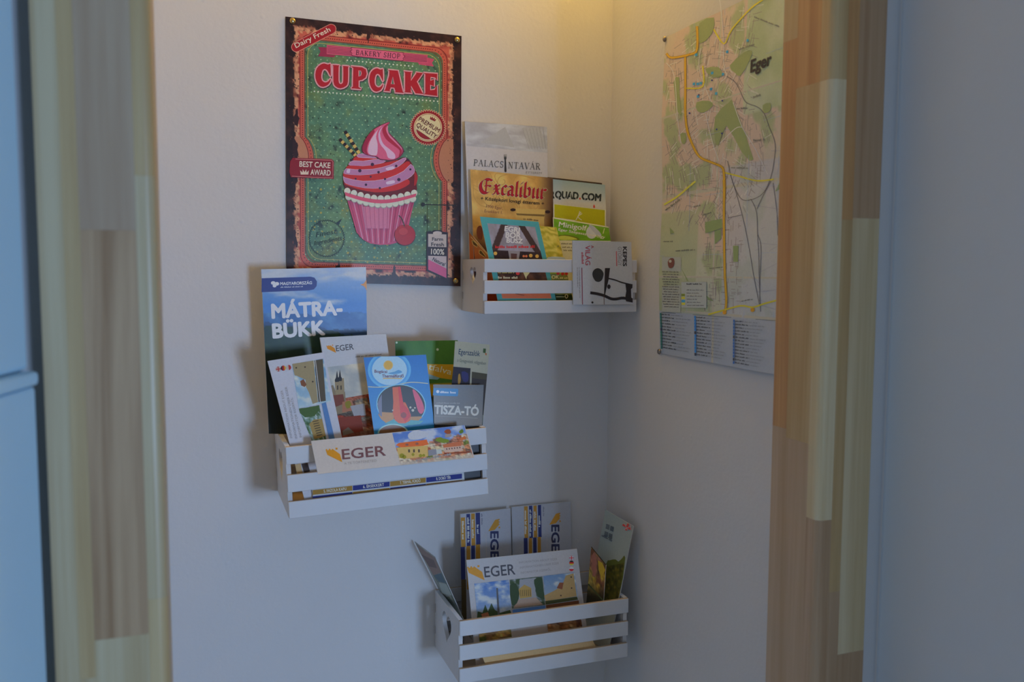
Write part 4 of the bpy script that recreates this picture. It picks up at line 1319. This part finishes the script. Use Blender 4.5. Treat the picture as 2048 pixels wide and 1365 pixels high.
s = Sheet('leaflet', 'bright blue thermal bath leaflet with sun and red water slide in the middle crate', 'leaflet',
          [(727, 715.6), (852, 709.8), (882, 962), (764, 978)], (-0.116, -0.116, -0.131), W2, (62, 132, 206), 0.001, gloss=True, crate=C2)
s.grid(s.pts, 10, 20, lambda u, v: mixc((38, 110, 192), (40, 132, 190), v * 1.5))
for k, cl in ((47, (90, 160, 220)), (42, (74, 144, 212)), (38, (150, 184, 224))):
    s.poly([p for p in [(c6((365, 500))[0][0] + k * .92 * math.cos(t), c6((365, 500))[0][1] + k * .80 * math.sin(t)) for t in [2 * math.pi * i / 40 for i in range(40)]] if p[1] > 712.5], cl)
s.disc(c6((350, 440))[0], 9.6, (200, 164, 96), n=24); s.disc(c6((350, 440))[0], 8.0, (208, 154, 44), n=24)
s.poly(smooth(c6((345, 540), (430, 520), (480, 498), (525, 530), (420, 552)), 2), (84, 142, 196))
s.text('Bogácsi', *c6((180, 532), (335, 538)), 5.6, (104, 52, 76), 0.025)
s.text('Thermálfürdő', *c6((275, 592), (542, 592)), 5.8, (104, 52, 76), 0.025)
s.line(smooth(c6((285, 605), (380, 602), (520, 606)), 4, False), 2.0, (200, 160, 92))
s.line(smooth(c6((100, 708), (260, 712), (470, 682), (640, 652), (845, 668)), 5, False), 1.8, (168, 176, 170))
cc = c6((510, 935))[0]
def ell(rx, ry, c=cc, lim=1e9, n_=40): return [(c[0] + rx * math.cos(2 * math.pi * i / n_) + .07 * ry * math.sin(2 * math.pi * i / n_), min(lim, c[1] + ry * math.sin(2 * math.pi * i / n_))) for i in range(n_)]
s.poly(ell(49.5, 42), (120, 176, 214)); s.poly(ell(47.5, 40), (52, 48, 42))
s.poly(c6((225, 1050), (260, 1020), (420, 1030), (420, 1110), (600, 1080), (760, 1075), (770, 1090), (700, 1150), (520, 1176), (330, 1165), (262, 1110)), (168, 128, 76))
s.poly(c6((300, 1165), (420, 1110), (600, 1120), (790, 1130), (740, 1170), (640, 1185), (520, 1190)), (80, 150, 170))
s.poly(c6((215, 920), (240, 850), (270, 800), (272, 1080), (240, 1060)), (110, 112, 140))
s.poly(smooth(c6((650, 745), (690, 760), (740, 830), (785, 930), (795, 1000), (760, 1045), (720, 1010), (690, 900)), 2), (196, 84, 116))
s.poly(c6((402, 715), (500, 706), (530, 900), (560, 900), (600, 980), (632, 1060), (620, 1130), (560, 1162), (480, 1160), (430, 1120), (405, 1030), (412, 900)), (214, 90, 30))
s.poly(c6((470, 712), (500, 706), (540, 930), (600, 990), (630, 1070), (560, 1150), (500, 1040)), (186, 48, 18))
s.disc(c6((540, 1060))[0], 6, (140, 60, 40), n=14)
s.dots([(*c6(p)[0], k) for p, k in (((625, 965), 1), ((680, 970), .8), ((655, 1000), 1.3), ((405, 1000), .7))], 2.2, (172, 170, 168), 8)
c_ = c6((410, 1285))[0]
s.poly([(c_[0] + 31 * math.cos(t), c_[1] + 19 * math.sin(t)) for t in [math.pi + math.pi * i / 20 for i in range(21)]], (140, 186, 200))
s.poly([(c_[0] + 28 * math.cos(t), c_[1] + 16.5 * math.sin(t)) for t in [math.pi + math.pi * i / 20 for i in range(21)]], (124, 96, 76))
s.done()

s = Sheet('leaflet', 'blue and gold striped sightseeing leaflet lying low behind the middle crate slats', 'leaflet',
          [(623, 962), (926, 922), (930, 972), (627, 1012)], (-0.1335, -0.1335, -0.1335), W2, (170, 176, 196), 0.0008)
def strip(y0, y1, alt, tx=None):
    xs = [415, 765, 1090, 1405, 1720]
    for i in range(4):
        f = lambda x, y: (x, y + (x - 415) * -0.1105)
        s.poly(c7(f(xs[i], y0), f(xs[i + 1] - 4, y0), f(xs[i + 1] - 4, y1), f(xs[i], y1)), (146, 116, 52) if (i + alt) % 2 == 0 else (40, 50, 128))
        if tx:
            w = xs[i + 1] - xs[i]
            a, b = c7(f(xs[i] + w * .28, y1 - 10), f(xs[i] + w * (.84 if i < 3 else .68), y1 - 10))
            s.text(tx[i], a, b, 5.4, (186, 186, 190), 0.025)
strip(614, 656, 0, ('5. FAZOLA KAPU', '6. ÉRSEKKERT', '7. TERMÁL FÜRDŐ', '8. DOBÓ TÉR'))
strip(668, 712, 1)
strip(556, 602, 1)
s.done()

s = Sheet('card', 'long white town card with colourful old-town photo, hooked over front of middle crate', 'card',
          [(622, 882.5), (929, 850.8), (949, 915.6), (635.6, 949)], (-0.1475, -0.1475, -0.168), (190, 186, 190), (184, 178, 178), 0.0008, gloss=True)
PH = c7((1108, 116), (1735, 48), (1818, 332), (1180, 398))
def oldtown(u, v):
    sk = sky_fn((92, 124, 190), (130, 156, 204), (176, 184, 204), 6, .48, 5, 4)(u, v)
    hz = .40 - .18 * (u - .3) + .08 * fbm(u * 6, 1, 2)
    if v < hz: return sk
    c = mosaic_fn([(170, 104, 82), (186, 130, 100), (180, 168, 156), (120, 132, 76), (164, 120, 104), (190, 176, 150), (120, 96, 88)], 7, 13, 7)(u, v)
    return mixc(c, (176, 168, 164), (v - .84) * 6)
s.grid(PH, 70, 34, oldtown)
s.poly(smooth(e2((290, 240), (400, 170), (560, 190), (620, 240), (500, 310), (330, 320)), 3), (178, 184, 200))
s.poly(e2((92, 410), (140, 375), (590, 320), (620, 400), (480, 430), (200, 455)), (204, 112, 70))
s.poly(e2((110, 450), (605, 415), (610, 590), (280, 625), (150, 620)), (192, 168, 112))
for x in (305, 384, 464): s.poly(e2((x - 14, 478), (x + 14, 476), (x + 16, 525), (x - 12, 527)), (96, 84, 80))
for x, y in ((272, 402), (432, 386)): s.disc(e2((x, y))[0], 3.2, (140, 100, 96), 2.2)
s.poly(e2((610, 490), (740, 470), (750, 560), (620, 585)), (136, 138, 152)); s.poly(e2((740, 480), (820, 470), (840, 545), (750, 555)), (176, 182, 184))
s.poly(smooth(e2((720, 330), (800, 280), (850, 300), (940, 320), (940, 360), (850, 375)), 2), (122, 138, 66))
s.poly(smooth(e2((870, 200), (900, 160), (960, 158), (980, 210), (930, 235)), 2), (150, 88, 66)); s.poly(e2((880, 235), (980, 225), (990, 270), (890, 290)), (156, 146, 150))
s.poly(smooth(e2((1110, 190), (1160, 150), (1180, 200), (1130, 225)), 2), (104, 128, 62))
s.poly(e2((840, 400), (1130, 350), (1150, 420), (860, 450)), (186, 116, 88)); s.poly(e2((860, 450), (1150, 420), (1170, 500), (880, 530)), (190, 166, 156))
for i in range(6): s.poly(e2((900 + 42 * i, 462 - 5 * i), (918 + 42 * i, 460 - 5 * i), (922 + 42 * i, 484 - 5 * i), (904 + 42 * i, 486 - 5 * i)), (110, 84, 84))
s.lines([e2((870, 545), (1280, 520))], 2.2, (140, 72, 54))
s.poly(e2((1110, 310), (1200, 260), (1230, 310), (1150, 330)), (196, 116, 74))
s.dots([(*e2(p)[0], k) for p, k in (((190, 580), 1.6), ((370, 560), 1), ((490, 580), 1.2), ((540, 575), 1), ((230, 600), 1.3))], 3.0, (148, 142, 62), 9)
s.dots([(e2((430 + 38 * i, 655 - 7 * i))[0][0], e2((430 + 38 * i, 655 - 7 * i))[0][1], 1 + .3 * math.sin(i * 5)) for i in range(15)], 2.2, (150, 146, 150), 6)
eger(s, *c7((676, 346), (1052, 312)), 19.5, (120, 84, 88), (196, 140, 46), None, 'EGER', 0.014)
s.text('A TE TÖRTÉNETED', *c7((690, 394), (972, 366)), 4.6, (160, 150, 146), -0.004)
s.done()

# ---------- lowest crate
W3 = (138, 140, 148)
def town_map_leaflet(label, tlx, pts, ys, seed, logo, strips):
    s = Sheet('leaflet', label, 'leaflet', pts, ys, W3, (124, 127, 138), 0.003, crate=C3)
    for i, (xa_, ya_, xb_, yb_, cl) in enumerate(strips):
        s.poly([(xa_, ya_), (xb_, ya_ - .6), (xb_ + 1.2, yb_), (xa_ + 1.0, yb_)], cl)
    return s
GO, NA = (132, 100, 44), (40, 46, 88)
s = town_map_leaflet('upright town map leaflet, left of two behind the landscape leaflet in lowest crate', 0,
                     [(921, 1029), (1021, 1017.5), (1027, 1300), (930, 1306)], (-0.020, -0.014, -0.034), 1, None,
                     [(921.5, 1036, 930, 1095, GO), (921.2, 1095, 929.6, 1160, NA), (922.5, 1160, 932, 1240, (70, 60, 40)),
                      (932.6, 1029, 940, 1093, NA), (932.8, 1093, 940.4, 1180, GO), (942, 1028, 949.6, 1092, GO), (942.2, 1092, 949.8, 1180, NA), (951.2, 1026.5, 959.8, 1090, NA), (951.4, 1090, 960, 1180, GO)])
for (x, y0, y1) in ((923.6, 1043, 1082), (934.2, 1036, 1086), (943.6, 1040, 1078), (953.4, 1050, 1070)): s.words((x, y0), (x + .6, y1), 4.2, (176, 168, 150), int(x))
s.words((961.8, 1028), (962.4, 1052), 3.2, (90, 94, 110), 3); s.words((971, 1068), (972, 1118), 3.2, (130, 130, 138), 4)
eger(s, (981, 1064), (981.6, 1138), 15.5, (44, 48, 78), (136, 104, 46), None, 'EGER', 0.03)
s.done()
s = town_map_leaflet('upright town map leaflet, right of two behind the landscape leaflet in lowest crate', 0,
                     [(1023.5, 1015), (1141, 1004), (1145, 1290), (1029, 1298)], (-0.009, -0.009, -0.024), 2, None,
                     [(1048, 1013.5, 1055.4, 1077, GO), (1047.4, 1077, 1055, 1160, NA), (1057.8, 1012.5, 1064.6, 1077, NA), (1057.4, 1077, 1064, 1160, GO), (1066.8, 1012, 1073.4, 1076, GO), (1066, 1076, 1073, 1160, NA), (1075.6, 1011, 1082, 1075, NA), (1075, 1075, 1081.6, 1160, GO)])
for (x, y0, y1) in ((1049.4, 1022, 1070), (1059, 1020, 1074), (1068.2, 1024, 1064), (1077, 1032, 1056)): s.words((x, y0), (x + .2, y1), 3.8, (176, 168, 150), int(x))
s.words((1085.6, 1014), (1086, 1034), 2.8, (90, 94, 110), 5); s.words((1092.5, 1052), (1093, 1102), 2.8, (130, 130, 138), 6)
eger(s, (1103, 1051), (1103.6, 1122), 15, (44, 46, 70), (140, 104, 42), None, 'EGER', 0.03)
s.done()

s = Sheet('leaflet', 'white landscape town information leaflet with three photos, front of lowest crate', 'leaflet',
          [(932.7, 1121), (1153.8, 1098.5), (1176, 1276), (950, 1310)], (-0.082, -0.084, -0.100), W3, (132, 132, 138), 0.0016, crate=C3)
eger(s, *c8((618, 602), (840, 580)), 20.5, (62, 62, 70), (172, 108, 42))
for i, tx in enumerate(('INFORMATION ABOUT EGER', 'INFORMATIONEN ÜBER EGER', 'INFORMÁTOR EGERRŐL')):
    s.text(tx, *c8((868 + 6 * i, 502 + 38 * i), ((1145, 1158, 1100)[i], (476, 506, 552)[i])), 4.2, (112, 110, 114), -0.004)
for y, k in ((461, 'uk'), (497, 'de'), (541, 'hu')): flag(s, c8((1248, y))[0], 4.6, k)
P1, P2, P3 = c8((540, 648), (792, 620), (812, 868), (562, 905)), c8((798, 620), (1036, 594), (1056, 802), (815, 830)), c8((1042, 592), (1268, 566), (1298, 764), (1060, 800))
s.grid(P1, 28, 28, sky_fn((64, 92, 142), (112, 124, 142), (140, 146, 154), 3, .5))
s.poly(c8((560, 890), (565, 850), (600, 860), (620, 800), (640, 850), (665, 790), (690, 840), (710, 850), (730, 860), (800, 840), (811, 866), (562, 905)), (50, 64, 44))
s.poly(c8((700, 680), (712, 680), (726, 870), (710, 880)), (72, 74, 80)); s.poly(c8((590, 870), (640, 855), (650, 885), (600, 898)), (120, 80, 60))
s.grid(P2, 26, 26, leaf_fn((52, 66, 46), (92, 100, 110), (120, 126, 136), 6, 5))
s.poly(c8((870, 620), (990, 604), (985, 700), (1000, 790), (830, 815), (865, 720)), (116, 118, 126))
s.poly(c8((862, 690), (905, 655), (955, 680), (958, 745), (872, 758)), (132, 112, 68))
for i in range(6): s.lines([c8((876 + 14 * i, 695 - i), (880 + 14 * i, 742 - i))], 1.2, (84, 72, 48))
s.poly(c8((850, 765), (990, 748), (1040, 800), (825, 826)), (126, 112, 104))
s.poly(smooth(c8((975, 620), (1030, 600), (1042, 690), (1050, 760), (1000, 740), (985, 680)), 2), (48, 62, 44)); s.poly(smooth(c8((800, 660), (845, 650), (868, 720), (850, 790), (812, 800)), 2), (46, 60, 42))
s.grid(P3, 24, 22, sky_fn((84, 106, 136), (120, 130, 142), (144, 148, 152), 8, .4))
s.poly(c8((1048, 735), (1120, 700), (1180, 660), (1205, 590), (1262, 572), (1285, 740), (1060, 775)), (130, 112, 80))
s.poly(c8((1140, 680), (1160, 640), (1190, 640), (1180, 690)), (104, 66, 48)); s.poly(c8((1056, 775), (1288, 742), (1294, 764), (1060, 800)), (60, 66, 44))
for x, y in ((1170, 735), (1248, 680), (1245, 600)): s.disc(c8((x, y))[0], 1.6, (60, 48, 40), n=8)
s.poly(c8((818, 838), (1056, 806), (1062, 870), (822, 905)), (64, 98, 148))
s.poly(c8((1062, 804), (1300, 770), (1308, 850), (1068, 884)), (88, 58, 40))
s.grid(c8((570, 985), (800, 930), (815, 1060), (580, 1100)), 16, 12, mosaic_fn([(120, 104, 62), (70, 80, 44), (104, 84, 60), (134, 112, 70)], 5, 5, 4))
s.grid(c8((1066, 900), (1310, 860), (1330, 990), (1080, 1030)), 16, 12, mosaic_fn([(110, 80, 54), (70, 48, 40), (120, 98, 76), (92, 66, 44)], 9, 6, 3))
s.done()

s = Sheet('leaflet', 'grey leaflet leaning out over the left end of the lowest crate, almost edge-on', 'leaflet',
          [(829, 1084), (871, 1116), (946, 1282), (912, 1248)], (-0.009, -0.080, -0.009), W3, (112, 118, 122), 0.0007)
s.grid(s.pts, 10, 16, leaf_fn((92, 98, 100), (120, 126, 130), (70, 84, 80), 4, 3))
s.poly(d5((180, 505), (400, 665), (470, 830), (380, 860), (270, 660)), (104, 92, 92)); s.poly(d5((240, 620), (385, 690), (420, 780), (330, 760)), (84, 74, 76))
s.poly(d5((385, 860), (470, 835), (525, 955), (440, 930)), (66, 84, 98)); s.poly(d5((440, 940), (530, 965), (590, 1090), (480, 1070)), (120, 130, 134))
s.poly(d5((470, 1120), (560, 1100), (720, 1360), (640, 1330)), (84, 92, 88))
s.done()

s = Sheet('leaflet', 'pale blue-grey folded leaflet with red and white flag at right end of lowest crate', 'leaflet',
          [(1210.7, 1020), (1267, 1053), (1226, 1258), (1170, 1236)], (-0.050, -0.114, -0.050), W3, (112, 120, 122), 0.0008, crate=C3)
s.poly(smooth(d6((1090, 740), (1140, 690), (1200, 680), (1235, 705), (1275, 668), (1312, 662), (1235, 1120), (1060, 1150)), 2), (74, 80, 40))
s.grid(d6((1095, 760), (1300, 720), (1235, 1120), (1060, 1150)), 14, 18, leaf_fn((74, 72, 30), (48, 50, 28), (96, 86, 36), 2, 5))
for i in range(2):
    for j in range(2):
        a = (1095 + 50 * i - 16 * j, 280 + 85 * j + 22 * i)
        for k in range(4): s.lines([d6((a[0] - k * 2, a[1] + 14 * k), (a[0] + 40 - k * 2, a[1] + 16 + 14 * k))], 1.7, (64, 70, 78))
s.words(*d6((1045, 415), (1165, 480)), 3.8, (78, 84, 92), 11)
for q in ([(1285, 285), (1375, 335)], [(1350, 275), (1325, 350)]): s.lines([d6(*q)], 3.6, (150, 56, 54))
for q in ([(1300, 340), (1385, 300)], [(1370, 275), (1385, 350)], [(1310, 275), (1345, 350)]): s.lines([d6(*q)], 1.3, (146, 120, 122))
s.done()
f2 = Sheet('flap', None, None, d6((925, 537), (1092, 742), (1062, 1180), (868, 1180)), (-0.064, -0.106, -0.072), W3, (110, 90, 60), 0.0006, parent=s.root, part='flap')
f2.grid(f2.pts, 16, 22, lambda u, v: mixc(mosaic_fn([(136, 112, 54), (120, 88, 76), (100, 70, 56), (134, 118, 70), (84, 66, 48)], 3, 4, 5)(u, v), (44, 42, 32), (v - .62) * 4))
f2.poly(d6((930, 640), (955, 600), (985, 700), (975, 860), (940, 880)), (132, 92, 84)); f2.poly(d6((1000, 690), (1050, 720), (1085, 800), (1040, 900), (1010, 800)), (146, 128, 50))
f2.line(d6((925, 537), (1092, 742)), 1.6, (50, 48, 32)); f2.line(d6((890, 960), (1060, 1150)), 2.6, (66, 74, 50))
f2.done()

# beige envelope in the bottom of the lowest crate
e1 = crop(860, 1180, 4.763)
s = Sheet('envelope', 'plain beige envelope seen through the lowest slat gap of the lowest crate', 'envelope',
          e1((480, 600), (1530, 440), (1610, 610), (565, 800)), (-0.1140, -0.1140, -0.1178), W3, (156, 128, 98), 0.0008)
s.line(e1((500, 640), (1545, 480)), 0.8, (132, 104, 76))
s.done()

# ------------------------------------------------------------------ town map on the right wall
m1, m2 = crop(1300, 0, 3.413), crop(1300, 360, 3.413)
XM = XR - 0.0022
YM0, YM1, ZM0, ZM1 = -0.1585, -0.452, 1.802, 1.387
mp = [to_px((XM, y, z)) for y, z in ((YM0, ZM0), (YM1, ZM0), (YM1, ZM1), (YM0, ZM1))]
WM = (152, 137, 124)
s = Sheet('town_map', 'large folded paper street map pinned to the right wall beside the pine post', 'map',
          mp, None, WM, (150, 134, 112), 0.0006, plane=(Vector((XM, 0, 0)), Vector((-1, 0, 0))), sub=(60, 90), gain=0.74)
def town(u, v):
    v2 = v * 1.42
    n1, n2 = fbm(u * 3.2, v2 * 3.2, 3), fbm(u * 7, v2 * 7, 9)
    pink, green, cream = (158, 132, 112), (134, 128, 94), (150, 138, 114)
    if v > 0.865: return (136, 128, 122)
    c = pink
    core = 1.0 - 1.9 * math.hypot((u - .36) * .9, (v - .26))
    c = mixc(cream, pink, core * 2.2 + n1)
    c = mixc(c, green, (n2 - .10) * 5 if n2 > .1 else 0)
    if u < .26 and v > .56: c = mixc(c, (138, 131, 98), .75)
    if u > .56 and v < .32: c = mixc((148, 140, 112), (136, 133, 98), n1 * 2 + .2)
    if u > .44 and v > .45: c = mixc(c, (148, 136, 128), .7)
    return c
s.grid(mp, 90, 130, town)
ST = (118, 98, 84)
rr = random.Random(21)
segs, segs2 = [], []
for k in range(900):                             # the street net: short runs in a few directions, denser in the old town
    u, v = rr.uniform(.02, .80), rr.uniform(.02, .60)
    if math.hypot((u - .34), (v - .27) * 1.1) > .40 or (u > .62 and v < .33): continue
    base_a = 0.25 + 1.2 * noise.noise(Vector((u * 3, v * 4, 7)))
    a = base_a + rr.choice((0, 1.57)) + rr.uniform(-.12, .12)
    L = rr.uniform(.012, .05)
    p = s.uv(u, v); q = s.uv(min(.98, max(.01, u + L * 1.3 * math.cos(a))), min(.84, max(.01, v + L * .9 * math.sin(a))))
    (segs if k % 4 else segs2).append((p, q))
for k in range(150):
    u, v = rr.uniform(.30, .58), rr.uniform(.60, .84)
    a = rr.choice((0, 1.57)); L = rr.uniform(.015, .05)
    segs.append((s.uv(u, v), s.uv(u + L * math.cos(a), min(.855, v + L * .8 * math.sin(a)))))
s.lines(segs, 0.8, (116, 98, 86)); s.lines(segs2, 1.0, (176, 160, 134))
s.lines([(s.uv(rr.uniform(.5, .98), v0), s.uv(rr.uniform(.5, .98), min(.85, v0 + rr.uniform(-.03, .06)))) for v0 in [rr.uniform(.4, .82) for _ in range(26)]], 0.7, (130, 118, 114))
for f in (.2, .4, .6, .8):
    s.lines([(s.uv(.0, f * .865), s.uv(1, f * .865)), (s.uv(f, 0), s.uv(f, .86))], 0.5, (132, 132, 140))
for q in ([(560, 450), (660, 360), (715, 350), (700, 420), (640, 520), (600, 500)], [(175, 560), (215, 530), (220, 640), (240, 780), (210, 760)], [(460, 800), (560, 700), (600, 720), (720, 1090), (640, 1040), (540, 860), (480, 990), (455, 960)],
          [(340, 700), (420, 690), (450, 720), (390, 770), (345, 760)], [(390, 470), (480, 460), (510, 520), (440, 530)], [(220, 920), (265, 910), (265, 970), (240, 985)], [(790, 720), (840, 705), (840, 755), (800, 775)], [(345, 160), (440, 120), (430, 230), (350, 300)]):
    s.poly(smooth(m1(*q), 2), (122, 120, 78))
for q in ([(385, 290), (500, 265), (505, 330), (390, 365)], [(235, 600), (285, 690), (275, 690)], [(400, 790), (450, 830), (410, 820)], [(860, 80), (895, 0), (900, 60)], [(145, 325), (180, 360), (150, 370)], [(450, 345), (495, 340), (500, 400), (455, 440)], [(585, 450), (625, 450), (625, 560), (590, 560)]):
    s.poly(m2(*q), (116, 118, 76))
# railways and roads
for q in ([(535, 520), (600, 560), (640, 620), (680, 700), (760, 735), (800, 780), (830, 870), (865, 980), (855, 1100), (830, 1210), (780, 1320), (700, 1365), (630, 1355), (570, 1240), (540, 1100)],):
    s.line(smooth(m1(*q), 4, False), 1.1, (88, 78, 72))
for q in ([(570, 10), (650, 260), (700, 480), (740, 700), (765, 850)], [(700, 130), (740, 220), (750, 370), (765, 560), (772, 900)], [(830, 10), (780, 110), (742, 200)], [(750, 370), (775, 450), (775, 640), (768, 830)], [(845, 20), (875, 220), (885, 380)], [(545, 260), (640, 240)]):
    s.line(smooth(m2(*q), 4, False), 1.1, (92, 82, 78))
for q in ([(480, 0), (510, 250), (520, 450), (540, 520), (500, 560)], [(400, 780), (440, 980), (480, 1100)], [(590, 700), (650, 870), (730, 1010), (810, 1190)], [(490, 980), (600, 880), (650, 870)], [(360, 330), (350, 450), (380, 560), (440, 700)], [(120, 430), (180, 520), (210, 800), (230, 980)]):
    s.line(smooth(m1(*q), 4, False), 1.3, (176, 164, 138))
for q in ([(330, 180), (335, 330), (300, 370), (160, 395), (118, 365)], [(255, 390), (262, 600), (270, 850), (300, 970), (350, 1070), (430, 1110), (495, 1140), (512, 1190), (515, 1365)]):
    s.line(smooth(m1(*q), 4, False), 5.0, (136, 96, 40)); s.line(smooth(m1(*q), 4, False), 3.6, (184, 126, 40))
for q in ([(520, 1180), (620, 1205), (740, 1235), (850, 1225)], [(440, 200), (515, 300), (570, 200), (700, 60), (780, 0)], [(270, 605), (380, 590), (375, 450)]):
    s.line(smooth(m1(*q), 4, False), 2.8, (176, 146, 46))
s.line(smooth(m2((510, 0), (515, 250), (525, 500), (540, 800), (528, 910)), 4, False), 5.2, (136, 96, 40)); s.line(smooth(m2((510, 0), (515, 250), (525, 500), (540, 800), (528, 910)), 4, False), 3.8, (184, 126, 40))
s.line(smooth(m2((410, 920), (500, 895), (640, 860), (720, 870), (800, 845), (885, 822)), 4, False), 3.2, (176, 146, 46))
s.line(smooth(m2((100, 170), (200, 110), (320, 10)), 4, False), 3.6, (166, 150, 60))
s.disc(m2((525, 905))[0], 4.2, (186, 116, 36), n=14); s.disc(m2((720, 888))[0], 4.2, (186, 116, 36), n=14)
BL = (62, 120, 150)
for p in ((330, 375), (540, 355), (440, 500), (470, 640), (515, 508), (320, 575), (345, 575), (365, 570), (685, 278), (435, 610), (350, 660)):
    a = m1(p)[0]; s.poly([(a[0] - 2.4, a[1] - 2.2), (a[0] + 2.4, a[1] - 3), (a[0] + 2.4, a[1] + 2.2), (a[0] - 2.4, a[1] + 3)], BL)
for p in ((355, 650), (295, 775), (470, 885), (505, 912), (440, 550), (515, 690)):
    a = m1(p)[0]; s.disc(a, 1.9, (62, 60, 96), n=7)
s.text('Eger', *m1((712, 497), (846, 442)), 24, (58, 48, 42), 0.035, 0.0, (0.02, -1))
for k, (x0, y0, x1, y1, h) in enumerate(((725, 122, 900, 190, 3.0), (625, 345, 745, 305, 3.4), (735, 672, 782, 655, 4), (615, 750, 700, 745, 3.6), (725, 968, 800, 962, 4.6), (565, 1150, 690, 1155, 3.4))):
    s.words(*m1((x0, y0), (x1, y1)), h, (104, 96, 84), 40 + k)
for k, (x0, y0, x1, y1, h) in enumerate(((195, 490, 330, 482, 3.2), (115, 210, 230, 130, 3.4), (105, 425, 172, 425, 2.8), (370, 245, 430, 225, 2.6), (310, 188, 355, 178, 2.6), (425, 608, 520, 600, 2.6), (650, 832, 730, 818, 2.6))):
    s.words(*m2((x0, y0), (x1, y1)), h, (96, 90, 76), 60 + k)
# insets
s.poly(m2((98, 525), (235, 528), (228, 905), (95, 900)), (142, 132, 114))
s.poly(smooth(m2((140, 560), (160, 535), (185, 540), (188, 575), (175, 600), (150, 600)), 2), (104, 62, 48)); s.disc(m2((158, 556))[0], 3, (142, 130, 112), n=10)
for i in range(15): s.words(*m2((102 + (i % 3) * 5, 630 + 17 * i), (226 - (i % 3) * 5, 634 + 17 * i)), 2.1, (92, 82, 72), 80 + i)
s.poly(m2((240, 698), (406, 698), (402, 875), (236, 872)), (146, 136, 120))
s.words(*m2((275, 716), (378, 716)), 3.0, (70, 62, 56), 99)
for i in range(6):
    s.words(*m2((274, 755 + 21 * i), (392 - (i * 37) % 60, 756 + 21 * i)), 2.0, (100, 92, 82), 100 + i)
for y, cl in ((786, (110, 110, 46)), (806, (172, 150, 50)), (828, BL), (846, (172, 150, 50))): s.poly(m2((238, y - 8), (262, y - 8), (262, y + 8), (238, y + 8)), cl)
# the index of streets at the foot
s.lines([m2((90, 905), (880, 962))], 1.0, (96, 92, 84))
for c_, (x, y0, n_) in enumerate(((95, 922, 12), (335, 942, 13), (605, 968, 14))):
    for i in range(n_):
        yy = y0 + (20.5 + c_ * .6) * i
        k = 0.075 + 0.0075 * i
        a, b = m2((x, yy), (x + 60 + (i * 31) % 60, yy + (60 + (i * 31) % 60) * k)); s.words(a, b, 2.5, (56, 52, 50), 200 + c_ * 20 + i)
        a, b = m2((b[0] * 0 + x + 66 + (i * 31) % 60, yy + (66 + (i * 31) % 60) * k), (x + 150 + (i * 47) % 60, yy + (150 + (i * 47) % 60) * k)); s.words(a, b, 1.9, (112, 106, 102), 300 + c_ * 20 + i)
        a = m2((x - 9, yy - 4))[0]; s.poly([(a[0] - 1.6, a[1] - 2.8), (a[0] + 1.6, a[1] - 2.8), (a[0] + 1.6, a[1] + 2.8), (a[0] - 1.6, a[1] + 2.8)], ((52, 92, 76), (56, 104, 140), (56, 84, 120))[c_] if (i % 7 != 5) else (60, 60, 66))

# folds of the paper: it stands off the wall in shallow waves between the creases
def wave(p):
    v = (ZM0 - p.z) / (ZM0 - ZM1)
    u = (YM0 - p.y) / (YM0 - YM1)
    f = abs(((v * 2.0) % 1.0) - 0.5) * 2
    g = abs(((u * 2.3) % 1.0) - 0.5) * 2
    k = 0.0034 * (1 - f) + 0.0016 * (1 - g) + 0.0035 * max(0, v - .86) / .14 * u
    return Vector((p.x - k, p.y, p.z))
s.done(wave)
bm = bmesh.new()                                  # the paper itself follows the same waves
bmesh.ops.create_grid(bm, x_segments=90, y_segments=130, size=0.5)
for v_ in bm.verts:
    q = Vector((XM, YM0 + (YM1 - YM0) * (v_.co.x + .5), ZM0 + (ZM1 - ZM0) * (v_.co.y + .5)))
    v_.co = wave(q) - s.org + Vector((0.0003, 0, 0))
bmesh.ops.solidify(bm, geom=bm.faces[:], thickness=0.0002)
s.body.data.clear_geometry()
bm.to_mesh(s.body.data); bm.free()
for y, z in ((YM0 - 0.0008, ZM0 - 0.002), (YM0 - 0.0005, ZM1 + 0.002)):
    pin(s.root, None, Vector((XM - 0.0012, y, z)), Vector((-1, 0, 0)), 0.0038, M_STEEL)
